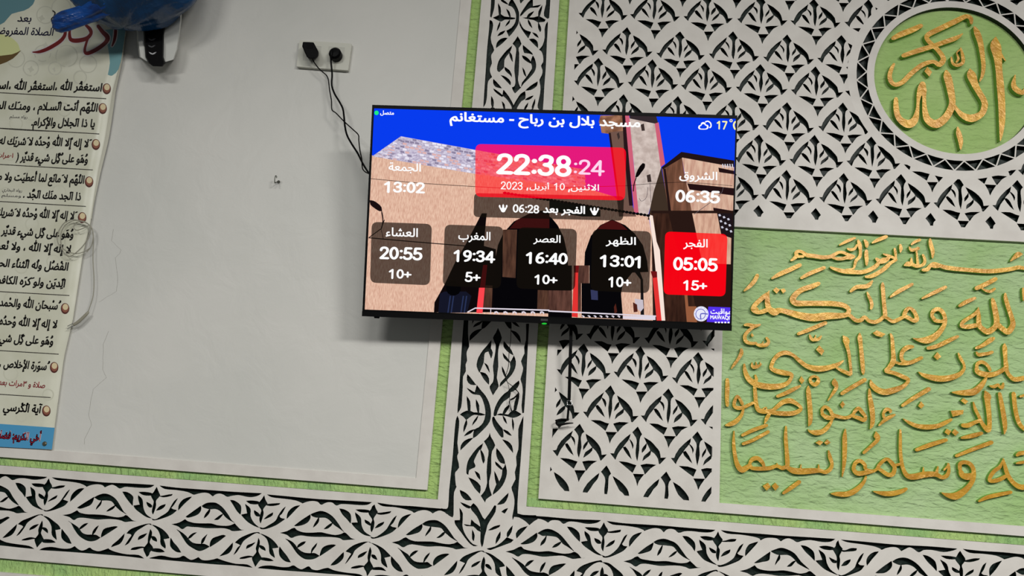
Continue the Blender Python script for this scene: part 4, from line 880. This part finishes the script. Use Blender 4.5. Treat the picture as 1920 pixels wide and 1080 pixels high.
for s_, a, b, c, d in (('10+', 729, 504, 772, 524.5), ('5+', 871.7, 509.5, 901.3, 529.6), ('10+', 1002, 514.5, 1045.6, 535), ('10+', 1140.4, 518.5, 1183.8, 540.3), ('15+', 1280.7, 525, 1326, 546.2)):
    tvtext('wait_minutes_writing', digits(s_, .17), a, b, c, d)
# weather
cl = [(-1, -.1), (-.85, .25), (-.55, .35), (-.4, .8), (0, 1), (.4, .8), (.5, .45), (.9, .35), (1.05, -.1), (.9, -.5), (.5, -.65), (-.6, -.65), (-.95, -.45)]
big = [(1318.5 + a * 9.5, 237.5 - b * 8.5) for a, b in cl]; sml = [(1318.5 + a * 6.6, 238 - b * 5.4) for a, b in cl]
pic('weather_cloud_icon', [big], (255, 255, 255), sm=2, l=.0012, holes=[sml])
pic('weather_cloud_icon', LW([(1322, 229), (1327, 227.5), (1332, 231), (1333, 237), (1330, 240)], 2.4), (255, 255, 255), l=.00125)
tvtext('temperature_writing', digits('17', .17), 1343.5, 226.5, 1363.5, 243.5, (255, 246, 170))
pic('temperature_writing', LW(el(1370.5, 226.5, 2.2, 2.2, 8), 1.5) + LW([(1383, 229), (1378, 229), (1375.5, 235), (1378, 242), (1383, 243)], 3.2), (255, 246, 170), l=.0012)
# service badge
pic('badge_ground', [[(1328, 575), (1369, 576.5), (1368.6, 606), (1325, 603.5)]], (84, 52, 236), l=.0010)
pic('badge_disc', [el(1314.5, 588.5, 13.8, 14.2, 24)], (232, 232, 250), l=.0011)
pic('badge_dial', LW(el(1313.5, 589, 9, 9.5, 16), 1.3) + LW([(1327, 589), (1314, 588.5), (1314, 599)], 2.2) + [q for k in range(12) for q in [el(1314.5 + 12*math.cos(k*.5236), 588.5 + 12.3*math.sin(k*.5236), .6, .6, 6)]], (96, 96, 190), l=.00115)
tvtext('badge_writing', ar('مواقيت', .02), 1332, 578, 1370.5, 592.5); tvtext('badge_writing', glyphs("MAWAQIT", .03), 1331.5, 591, 1373.5, 601)
pic('badge_writing', [[(1340 + k * 6, 603.2), (1343.5 + k * 6, 603.2), (1343.5 + k * 6, 606), (1340 + k * 6, 606)] for k in range(5)], (255, 255, 255), l=.0012)

# ------------------------------------------------------------------ prayer poster on the left
def redge(y):
    ys = [-140, 0, 57, 110, 170, 260, 320, 370, 415, 478, 597, 669, 795, 843]; xs = [262, 246, 236, 227, 211, 197, 184, 176, 170, 155, 137, 120, 103, 97]
    return float(np.interp(y, ys, xs))
def poff(x, z):
    # how far the sheet stands off the wall: it bows outwards near its right edge at mid height
    xe = -1.445 + (z - CZ) * .0 ; zz = z - CZ
    b = math.exp(-((zz - .93) / .30) ** 2); e = max(0.0, min(1.0, (x + 1.72) / .20))
    return .0045 + .013 * b * e * e
def pp(pts, lift=0.0):
    out = []
    for p in pts:
        o = .005
        for _ in range(4): q = wp([p], o + lift)[0]; o = poff(q[0], q[1])
        out.append((q[0], D - o - lift, q[1]))
    return out
pos = root('prayer_poster', (-1.75, D, 1.05), 'tall cream paper poster of black Arabic prayers along the left edge', 'poster')
M['paper'] = mat('poster_paper', (217, 216, 198), .35, spec=.5, spot=((200, 199, 176), 9, .8))
ny, nxp = 60, 16; V = []; F = []
for i in range(ny + 1):
    y = -140 + (843.5 + 140) * i / ny; q = pp([(redge(y), y)])[0]
    for j in range(nxp + 1):
        x = -1.96 + (q[0] + 1.96) * j / nxp; V.append((x, D - poff(x, q[2]), q[2]))
F = [(i*(nxp+1) + j, (i+1)*(nxp+1) + j, (i+1)*(nxp+1) + j + 1, i*(nxp+1) + j + 1) for i in range(ny) for j in range(nxp)]
sheet = mesh('paper_sheet', V, F, M['paper'], pos, smooth=True)
so = sheet.modifiers.new('thickness', 'SOLIDIFY'); so.thickness = .0006; so.offset = -1
# curled-back edge of the sheet
V = []; F = []
for i in range(26):
    y = 60 + 350 * i / 25; a = pp([(redge(y) - .5, y)])[0]; wdt = 1.3 * max(.15, math.sin(math.pi * i / 25)) ; b = wp([(redge(y) + wdt * 5.2, y)], .004)[0]
    V += [a, (b[0], D - .003, b[1])]
F = [(2*i, 2*i+2, 2*i+3, 2*i+1) for i in range(25)]
mesh('curled_edge', V, F, mat('poster_back_paper', (214, 212, 196), .5), pos, smooth=True)
PM = {}
def pcol(c, rough=.4):
    if c not in PM: PM[c] = mat('poster_ink', c, rough, spec=.4)
    return PM[c]
def pprint(name, polys, col, lift, parent=pos, sm=0, crop=(0, 0, 1), m=None):
    x0_, y0_, s = crop; P = [np.array([(x0_ + a/s, y0_ + b/s) for a, b in p]) for p in polys]
    if sm: P = [smooth(p, sm) for p in P]
    P = [p * [1, -1] for p in P]
    vs, fs = cdt(P, []); V = pp([(a, -b) for a, b in vs], lift)
    return mesh(name, V, fs, m or pcol(col), parent)
def ptext(name, s, xr_, y, em, xl=None, col=(22, 20, 18), bold=.018, lift=.0005, slope=0, raw=False):
    V, F = glyphs(s if raw else arabic(s), bold); V = np.array(V); mx = V[:, 0].max(); mn = V[:, 0].min()
    r = np.array(pp([(xr_, y)], lift)[0]); k = abs(pp([(xr_, y - 10)], lift)[0][2] - r[2]) / 10
    h = em * k; wsc = h
    if xl is not None: wsc = abs(r[0] - pp([(xl, y - .055 * (xr_ - xl))], lift)[0][0]) / (mx - mn)
    out = []
    for p in V:
        x = r[0] + (p[0] - mx) * wsc; z = r[2] + p[1] * h + slope * (p[0] - mx) * wsc
        out.append((x, D - poff(x, z) - lift, z))
    return mesh(name, out, F, pcol(col), pos)
# soft background figures
stars = []
def star(cx, cy, r, n=8, a0=.2): return [(cx + r * (1 if k % 2 == 0 else .55) * math.cos(a0 + math.pi*k/n), cy + r * (1 if k % 2 == 0 else .55) * math.sin(a0 + math.pi*k/n)) for k in range(2*n)]
def ringp(cx, cy, r, w_): return LW(el(cx, cy, r, r, 14), w_)
sh_ = []
for (cx, cy, r) in ((58, 128, 14), (103, 128, 12), (30, 110, 16), (80, 100, 15), (125, 105, 20), (165, 120, 16), (85, 28, 16), (115, 15, 18), (150, 145, 12)): sh_ += ringp(cx, cy, r, 2.2)
for (cx, cy, r) in ((58, 130, 7), (103, 130, 6), (85, 85, 7), (78, 34, 7), (20, 92, 6)): sh_.append(star(cx, cy, r, 4))
pprint('star_figures', sh_, (198, 197, 180), .0001)
pale = []
for k, (cx, cy, r) in enumerate(((60, 212, 13), (120, 205, 12), (30, 232, 12), (150, 260, 13), (90, 268, 12), (20, 288, 12), (140, 318, 13), (60, 330, 12), (110, 360, 13), (10, 362, 10), (130, 425, 12), (60, 420, 12), (20, 440, 12), (100, 490, 12), (40, 500, 12), (110, 545, 10), (20, 560, 12), (80, 600, 12), (60, 655, 12), (20, 700, 13), (90, 740, 10), (40, 780, 10))): pale += ringp(cx, cy, r, 2.5)
pprint('star_figures', pale, (206, 205, 186), .0001)
pprint('teal_wash', [[(196, 56), (236, 52), (229, 100), (222, 130), (210, 142), (202, 140), (206, 118), (203, 92)]], (116, 160, 164), .00015, sm=2)
pprint('teal_wash', [[(-20, -20), (72, -20), (62, 8), (45, 20), (22, 26), (8, 42), (-20, 56)]], (92, 132, 140), .00015, sm=2)
pprint('cream_ball', [[(-20, 62), (12, 66), (32, 80), (38, 95), (22, 103), (-20, 106)]], (206, 210, 150), .00015, sm=3)
pprint('brown_crescent', [[(-20, 106), (22, 102), (40, 94), (24, 110), (0, 121), (-20, 124)]], (98, 76, 40), .0002, sm=2)
HD = (0, 0, 8)
hs_ = [[(1735,330,40),(1733,480,44),(1715,600,40),(1680,690,18)],
 [(1470,390,50),(1540,480,60),(1612,560,70),(1580,640,60),(1450,740,60),(1310,800,56),(1270,760,40),(1290,660,36),(1325,560,38),(1370,500,44)],
 [(1290,380,40),(1350,440,56),(1362,510,50),(1290,580,60),(1150,610,66),(1060,590,56),(1042,500,40),(1055,440,30)],
 [(980,440,40),(970,530,50),(900,620,56),(740,720,56),(600,775,46),(490,782,14)]]
def hp(extra): return [q for st in hs_ for q in ribbon([(a, b, c + extra) for a, b, c in st], True, 4)]
pprint('title_outline', hp(34), (206, 202, 200), .0003, crop=HD)
pprint('title_writing', hp(0), (112, 22, 24), .0005, crop=HD)
pprint('swirl_stroke', [q for q in ribbon([(790,160,16),(825,190,20),(810,240,14),(775,280,20),(775,320,16),(800,325,10)], True, 4)], (40, 36, 34), .0005, crop=HD)
ptext('subtitle_writing', 'بعد', 58, 41, 19, 32, (34, 34, 60)); ptext('subtitle_writing', 'الصلاة المفروضة', 99, 66.5, 20, -14, (34, 34, 60))
LN_ = [('استغفرُ الله ،استغفرُ الله ،استغفرُ الله', 190, 171, 18, -62), ('اللهُمَّ أنتَ السَّـلام ، ومنـكَ السلام', 182, 209, 18, -30), ('يا ذا الجَلال والإكْرام.', 177, 238.5, 18, 59),
 ('لَا إله إلَّا الله وحْدهُ لا شَريكَ له', 170, 276, 18, -2), ('وهُوَ على كُلِّ شيءٍ قديرٌ )', 164, 305.5, 18, 30), ('اللهُمَّ لا مَانعَ لما أعْطيتَ ولا معطي', 157, 344, 18, -32), ('ذا الجَد منكَ الجَدُّ .', 151, 375.5, 18, 43),
 ('لَا إله إلَّا الله وحْدهُ لا شَريك له', 143, 411.5, 18, -24), ('وهُوَ على كلِّ شيءٍ قديرٌ', 137, 446, 18, 2), ('لا إله إلَّا الله ، ولا نعْبد إلا إياه', 132, 474.5, 18, -60), ('الفضْلُ ولهُ الثَّناءُ الحسن', 127, 507, 18, -28),
 ('الدِّينَ ولو كَرهَ الكافرون', 121, 538.5, 18, -24), ('سُبْحانَ الله والحمْد لله', 112, 580.5, 18, -22), ('لا إله إلَّا الله وحْدهُ لا', 106, 615, 18, -16), ('وهُوَ على كلِّ شيءٍ قدير', 99, 646.5, 18, -40),
 ('سُورَة الإخْلاص ،', 91, 694, 18, -2), ('آية الكُرْسي', 77, 774.5, 18, 5)]
for s_, a, b, c, d in LN_: ptext('prayer_writing', s_, a, b, c * 1.14, d, bold=.030, lift=.0008)
ptext('red_writing', '١٠مرات', 24, 296, 13, -8, (150, 34, 40)); ptext('red_writing', 'صلاة و ٣مرات بعد صلاة', 84, 727.5, 15, -30, (168, 40, 52))
for s_, a, b, d in (('رواه مسلم', 51, 222, 18), ('رواه البخاري', 41, 360, 4), ('ومسلم', 39, 370, 3)): ptext('small_writing', s_, a, b, 8, d, (70, 66, 70), .005)
for a, b, c, d in ((-20, 172.5, 199, 185), (-20, 239, 186, 251), (-20, 307, 174, 318.5), (-20, 376.5, 161, 387), (-20, 545.5, 130, 554), (-20, 656, 110, 664), (-20, 738, 95, 745.3)):
    nn_ = 24; pprint('rule_line', [[(a + (c-a)*i/nn_, b + (d-b)*i/nn_ - .65), (a + (c-a)*(i+1)/nn_, b + (d-b)*(i+1)/nn_ - .65), (a + (c-a)*(i+1)/nn_, b + (d-b)*(i+1)/nn_ + .7), (a + (c-a)*i/nn_, b + (d-b)*i/nn_ + .7)] for i in range(nn_)], (48, 42, 40), .0007)
for cx, cy in ((200, 166.5), (192.5, 203.5), (179.7, 271), (167, 341), (154, 408), (122, 578.5), (101.5, 689), (86.8, 770.5)):
    pprint('bullet_ball', [el(cx, cy, 8, 10.3, 18)], (84, 40, 36), .0005); pprint('bullet_glow', [el(cx + .4, cy - 1, 6.6, 8.4, 16)], (142, 88, 70), .0007); pprint('bullet_shine', [el(cx + .6, cy - 3, 5.2, 5.8, 14)], (222, 204, 164), .0009)
pprint('blue_footer', [[(-150, 784.5), (-20, 793.3), (102.5, 802), (97.2, 842.8), (-20, 836.8), (-150, 830)]], (78, 152, 196), .0003)
ptext('footer_outline', 'أخي الكريم: فضلا', 76, 827, 20, -6, (206, 206, 214), .07, .0004); ptext('footer_writing', 'أخي الكريم: فضلا', 75, 827, 20, -5, (168, 34, 60), .012, .0006)
sc0 = pp([(84, 832)])[0]
lathe('fixing_screw', [(.0, sc0[1] - .0045), (.004, sc0[1] - .0042), (.0062, sc0[1] - .002), (.0066, sc0[1] + .001)][::-1], sc0[0], sc0[2], M['screwm'], pos, 16)

# ------------------------------------------------------------------ white two-pin lead looped over the poster's edge
LQ = (90, 380, 4.154)
def cpath(crop, pts):       # (x, y, distance from wall)
    out = []
    for x, y, o in pts:
        q = wc(crop, [(x, y)], o)[0]; out.append((q[0], D - o, q[1]))
    return out
lead = root('white_lead', cpath(LQ, [(190, 960, .012)])[0], 'thin off-white cable coiled over the edge of the poster, plug hanging down', 'cable')
tube('coiled_wire', cpath(LQ, [(330,350,.016),(280,382,.020),(220,396,.022),(150,380,.022),(90,330,.022),(70,280,.022),(85,220,.022),(130,155,.022),(200,132,.022),(270,148,.022),(320,172,.022),(345,210,.020),(352,270,.018),(335,340,.016),(300,385,.016)]), .0013, M['wiregrey'], lead)
tube('coiled_wire', cpath(LQ, [(322,172,.023),(290,192,.025),(230,214,.026),(202,198,.026),(210,162,.026),(250,146,.026),(300,158,.025),(330,185,.022),(330,230,.021),(300,300,.022),(240,370,.024),(170,418,.025),(125,390,.025),(103,330,.025),(100,250,.025),(130,180,.025),(200,140,.024),(290,150,.022),(340,200,.018),(352,260,.014),(352,330,.012),(350,450,.012),(358,600,.012),(352,720,.012),(330,800,.013),(312,850,.014)]), .0013, M['wiregrey'], lead)
tube('plug_body', cpath(LQ, [(315,848,.014),(300,868,.015),(240,925,.016),(198,952,.016)]), .005, mat('grey_plug_plastic', (146, 142, 126), .45), lead, rad=[.0028, .0048, .0052, .0046], flat=.7)
for a, b in (((200, 938), (152, 962)), ((208, 955), (150, 984))): tube('pin', cpath(LQ, [(a[0], a[1], .016), (b[0], b[1], .017)]), .0011, M['chrome'], lead)

# ------------------------------------------------------------------ wall socket, plugs and cables
SO = (540, 60, 12)
spl = root('double_socket', cpath(SO, [(800, 800, .0)])[0], 'off-white double wall socket plate above and left of the screen', 'socket')
def wslab(name, crop, polys, holes, yf, yb, m, parent, sm=0):
    P = [wc(crop, p, yf) for p in polys]; Hh = [wc(crop, p, yf) for p in holes]
    vs, fs = cdt(P, Hh); return extrude(name, vs, fs, D - yf, D - yb, m, parent)
ins = [card([(355, 300), (755, 325), (705, 660), (335, 640)], 20), card([(912, 330), (1280, 355), (1235, 690), (872, 675)], 20)]
wslab('cover_plate', SO, [card([(258, 185), (1435, 262), (1352, 862), (192, 775)], 22)], ins, .009, -.002, M['plate'], spl)
for q in ins: wslab('socket_insert', SO, [q], [], .0085, -.002, M['platein'], spl)
for q in ins: wslab('insert_gap', SO, [[(p[0]*1.0, p[1]) for p in q]], [], .0040, -.001, M['blackm'], spl)
ad = root('black_adapter', cpath(SO, [(520, 500, .009)])[0], 'bulky black power adapter in the left half of the wall socket', 'adapter')
f1 = wc(SO, [(330, 215), (575, 225), (690, 450), (680, 540), (610, 600), (480, 605), (420, 560), (315, 320)], .045)
b1 = wc(SO, [(370, 300), (600, 310), (690, 440), (690, 540), (620, 600), (480, 605), (430, 560), (360, 400)], .010)
V = [(p[0], D - .045, p[1]) for p in f1] + [(p[0], D - .0095, p[1]) for p in b1]; n = 8
F = [tuple(range(n))[::-1], tuple(range(n, 2*n))] + [(i, (i+1) % n, (i+1) % n + n, i + n) for i in range(n)]
o = mesh('adapter_body', V, F, M['black'], ad); bv = o.modifiers.new('bevel', 'BEVEL'); bv.width = .003; bv.segments = 2
wslab('top_face', SO, [[(345, 225), (565, 235), (560, 365), (420, 370), (400, 240)]], [], .0455, .043, M['blackm'], ad)
tube('thin_cable', cpath((500, 50, 3.375), [(288,196,.03),(300,225,.028),(335,270,.026),(375,305,.026),(390,335,.028),(398,400,.03),(410,470,.032),(413,525,.034),(440,548,.038),(490,600,.045),(545,650,.055),(580,685,.06),(583,720,.065),(590,780,.075),(602,840,.085),(606,895,.095),(625,920,.11),(655,932,.125)]), .0017, M['black'], ad)
pl = root('black_plug', cpath(SO, [(1080, 520, .009)])[0], 'round black plug in the right half of the wall socket', 'plug')
c0 = wc(SO, [(1075, 515)], .02)[0]
lathe('plug_body', [(.0165, D - .0085), (.0185, D - .012), (.0185, D - .030), (.014, D - .036), (.0, D - .037)], c0[0], c0[1], M['black'], pl, 28)
tube('cord_grip', cpath(SO, [(990, 420, .036), (972, 520, .036), (975, 640, .030)]), .0045, M['black'], pl, rad=[.004, .0045, .0032])
tube('power_cable', cpath((500, 50, 3.375), [(408,170,.034),(407,220,.030),(414,300,.028),(412,370,.028),(430,425,.03),(460,475,.033),(482,520,.036),(490,575,.04),(496,635,.046),(510,690,.052),(540,745,.06),(575,800,.07),(605,860,.085),(635,910,.105),(665,950,.125)]), .0027, M['black'], pl)

# ------------------------------------------------------------------ hook left in the bare plaster
HK = (480, 300, 15.42)
hk = root('screw_hook', cpath(HK, [(640, 640, 0)])[0], 'small dark screw hook in the bare white wall, left of the screen', 'hook')
tube('hook_wire', cpath(HK, [(640,635,-.002),(610,640,.010),(570,650,.018),(545,660,.022),(540,600,.022),(545,540,.022),(555,480,.022),(575,455,.022),(595,480,.022),(590,520,.022)]), .0014, M['steel'], hk)
tube('screw_thread', cpath(HK, [(660,625,-.001),(620,638,.006)]), .0030, M['steel'], hk, rad=[.0042, .0026])

# ------------------------------------------------------------------ wires hanging below the screen
G1 = (820, 600, 8)
wr = root('dangling_wire', cpath(G1, [(1120, 1360, .004)])[0], 'thin black wire dangling from the screen over the upright carved border', 'wire')
tube('wire', cpath(G1, [(1112,-60,.05),(1105,100,.045),(1100,300,.04),(1075,500,.036),(1068,680,.032),(1040,790,.028),(1020,860,.024),(1050,930,.02),(1125,990,.016),(1180,1040,.012),(1215,1100,.010),(1175,1160,.010),(1100,1200,.010),(1085,1240,.008),(1120,1370,.006)]), .0009, M['black'], wr)
tube('wire', cpath(G1, [(1040,900,.022),(1075,1020,.016),(1082,1180,.012),(1078,1280,.010),(1115,1370,.006)]), .0007, M['black'], wr)
tube('wire', cpath(G1, [(1150,1030,.012),(1225,1100,.010),(1200,1200,.008),(1160,1300,.006),(1175,1350,.005)]), .0008, M['black'], wr)
G2 = (1010, 700, 8.306)
st = root('black_strap_cable', cpath(G2, [(430, 800, .01)])[0], 'flat black cable with a metal buckle hanging below the screen, hooked end', 'cable')
def flat(name, pts, hw_, m, parent, th=.0012):
    P = cpath(G2, pts); V = []; F = []
    for p in P: V += [(p[0] - hw_, p[1] - th, p[2]), (p[0] + hw_, p[1] - th, p[2]), (p[0] + hw_, p[1] + th, p[2]), (p[0] - hw_, p[1] + th, p[2])]
    for i in range(len(P) - 1):
        for k in range(4): F.append((4*i + k, 4*i + (k+1) % 4, 4*(i+1) + (k+1) % 4, 4*(i+1) + k))
    F += [(3, 2, 1, 0), tuple(4*(len(P)-1) + k for k in range(4))]; F = [f[::-1] for f in F]
    return mesh(name, V, F, m, parent)
flat('strap', [(505,-760,.055),(500,-500,.050),(492,-250,.045),(485,0,.040),(480,200,.034),(473,420,.028)], .0043, M['blackm'], st)
flat('strap_end', [(470,490,.026),(462,580,.022),(455,660,.020),(448,740,.018)], .0030, M['blackm'], st)
bk = cpath(G2, [(445,425,.030),(512,428,.030),(517,495,.030),(445,490,.030),(445,425,.030)])
V = []
tube('buckle', bk, .0011, M['chrome'], st, sub=1, seg=6)
tube('hooked_end', cpath(G2, [(440,720,.018),(380,712,.018),(310,730,.018),(275,765,.018),(300,805,.018),(360,798,.020),(450,780,.020),(540,775,.018)]), .0022, M['black'], st, rad=[.0008,.0013,.0022,.0026,.0028,.0030,.0024,.0012])

# ------------------------------------------------------------------ white and black wall device
DV = (90, 0, 6)
dv = root('wall_dispenser', cpath(DV, [(1240, 740, 0)])[0], 'white wall dispenser with black centre and three chevrons, under the blue bag', 'dispenser')
def loft(name, rings, m, parent, bev=0, sm=False):
    """rings: lists of (px, py, off) polygons with equal counts"""
    V = []; F = []; n = len(rings[0])
    for r in rings: V += cpath(DV, r)
    for i in range(len(rings) - 1):
        for k in range(n): F.append((i*n + k, i*n + (k+1) % n, (i+1)*n + (k+1) % n, (i+1)*n + k))
    F.append(tuple(range(n))[::-1]); F.append(tuple((len(rings)-1)*n + k for k in range(n)))
    o = mesh(name, V, F, m, parent, smooth=sm)
    if bev: b = o.modifiers.new('bevel', 'BEVEL'); b.width = bev; b.segments = 2
    return o
front = [(1010,-420),(1010,0),(1000,300),(1005,460),(1030,640),(1110,690),(1330,695),(1415,670),(1455,560),(1480,400),(1500,220),(1505,0),(1500,-420)]
def offp(pts, o, cx=1250, s=1.0): return [(cx + (x - cx) * s, y, o) for x, y in pts]
loft('white_shell', [offp(front, .0, 1250, 1.02), offp(front, .040, 1250, 1.01), offp(front, .052, 1250, .95)][::-1], mat('glossy_white_plastic', (206, 206, 200), .25, spec=.5), dv)
blk = [(1060,-420),(1065,0),(1070,300),(1080,460),(1095,640),(1130,712),(1180,745),(1290,748),(1322,710),(1300,640),(1305,400),(1325,250),(1330,0),(1330,-420)]
loft('black_centre', [offp(blk, .045), offp(blk, .060), offp(blk, .068, 1200, .86)][::-1], M['black'], dv)
for cx, cy, br in ((1165, 442, 0), (1165, 518, 1), (1175, 597, 2)):
    q = [(cx - 42, cy - 12), (cx - 20, cy - 6), (cx, cy + 4), (cx + 22, cy - 6), (cx + 44, cy - 12), (cx + 24, cy + 10), (cx, cy + 18), (cx - 24, cy + 10)]
    P = [wc(DV, q, .0695)]; vs, fs = cdt(P, []); extrude('chevron', vs, fs, D - .0698, D - .067, mat('silver_chevron', ((70, 70, 72), (110, 110, 112), (230, 230, 232))[br], .2, metal=.6), dv)

# ------------------------------------------------------------------ blue plastic bag
bag = root('blue_bag', cpath(DV, [(900, 320, .11)])[0], 'blue plastic bag bulging out in front of the white dispenser, top left', 'bag')
bm = mat('blue_bag_plastic', (3, 60, 104), .30, [(5, (1, 1, 1), .8, .05), (22, (1, 1, 2), .25, .004)], ((2, 34, 62), 7, .8), spec=.5)
bb = bm.node_tree.nodes['Principled BSDF']; bb.inputs['Coat Weight'].default_value = .3
def blob(name, c, r, m, parent, nu=56, nv=36, fold=.05, seed=1, shape=None):
    rs = np.random.RandomState(seed); ph_ = rs.uniform(0, 6.3, 12); V = []; F = []
    for i in range(nv + 1):
        th = math.pi * i / nv
        for j in range(nu):
            p_ = 2*math.pi*j/nu
            d = np.array([math.sin(th)*math.cos(p_), math.sin(th)*math.sin(p_), math.cos(th)])
            f = 1 + fold * (math.sin(9*p_ + 3*d[2] + ph_[0]) * .35 + math.sin(5*p_ - 6*d[2] + ph_[1]) * .4 + math.sin(14*p_ + 9*th + ph_[2]) * .18 + math.sin(23*p_ + ph_[3]) * .10) * math.sin(th)
            q = d * f
            if shape: q = shape(q)
            V.append((c[0] + q[0]*r[0], c[1] + q[1]*r[1], c[2] + q[2]*r[2]))
    for i in range(nv):
        for j in range(nu): F.append((i*nu + j, (i+1)*nu + j, (i+1)*nu + (j+1) % nu, i*nu + (j+1) % nu))
    return mesh(name, V, F, m, parent, smooth=True)
OB = .12
def bp(x, y, o=OB): q = wc(DV, [(x, y)], o)[0]; return q
cc = bp(975, -300); rt = bp(1735, -300); bt = bp(1000, 322)
blob('bag_body', (cc[0], D - .125, cc[1]), (abs(rt[0] - cc[0]), .115, abs(cc[1] - bt[1])), bm, bag, fold=.075)
P = cpath(DV, [(820, -40, .17), (700, 20, .165), (600, 70, .16), (500, 125, .15), (400, 170, .15), (300, 205, .15), (200, 240, .15), (130, 262, .15), (82, 262, .15)])
# gathered tail with radial pleats
V = []; F = []; seg = 36; RR = [.050, .050, .045, .038, .034, .034, .036, .034, .026]
Q = [Vector(p) for p in P]
for i, q in enumerate(Q):
    t = (Q[min(i+1, len(Q)-1)] - Q[max(i-1, 0)]).normalized(); a = t.cross(Vector((0, 1, 0))).normalized(); b = t.cross(a)
    for k in range(seg):
        an = 2*math.pi*k/seg; r = RR[i] * (1 + .10*math.sin(7*an + i*.5) + .06*math.sin(12*an - i*.7)); V.append(q + a*(math.cos(an)*r*.80) + b*(math.sin(an)*r*.6))
for i in range(len(Q) - 1):
    for k in range(seg): F.append((i*seg + k, i*seg + (k+1) % seg, (i+1)*seg + (k+1) % seg, (i+1)*seg + k))
F.append(tuple((len(Q)-1)*seg + k for k in range(seg)))
tb = mat('blue_bag_tail_plastic', (2, 72, 150), .3, [(22, (1, 1, 4), .6, .008)], ((2, 40, 96), 24, .9, (1, 1, 3)), spec=.6)
mesh('knotted_tail', V, F, tb, bag, smooth=True)

tq = (cc[0], D - .10, cc[1] + abs(cc[1] - bt[1]) * .93)
tube('gathered_neck', [(tq[0], tq[1] - .01, tq[2] - .03), (tq[0] + .005, tq[1], tq[2] + .02), (tq[0] + .01, tq[1] + .03, tq[2] + .05), (tq[0] + .02, tq[1] + .05, tq[2] + .10)], .03, bm, bag, rad=[.05, .022, .018, .035], seg=14)

# ------------------------------------------------------------------ flat print and texture pieces too small to pick apart
for o in bpy.data.objects:
    if o.name.split('.')[0] in ('star_figures', 'parapet_bricks', 'arcade_pier', 'balcony_rails', 'window_glints', 'gate_bars', 'railing', 'overhead_wires', 'loose_cable', 'tower_vents', 'awning_scallops', 'brown_jar', 'lower_lit_strips'): o['kind'] = 'stuff'
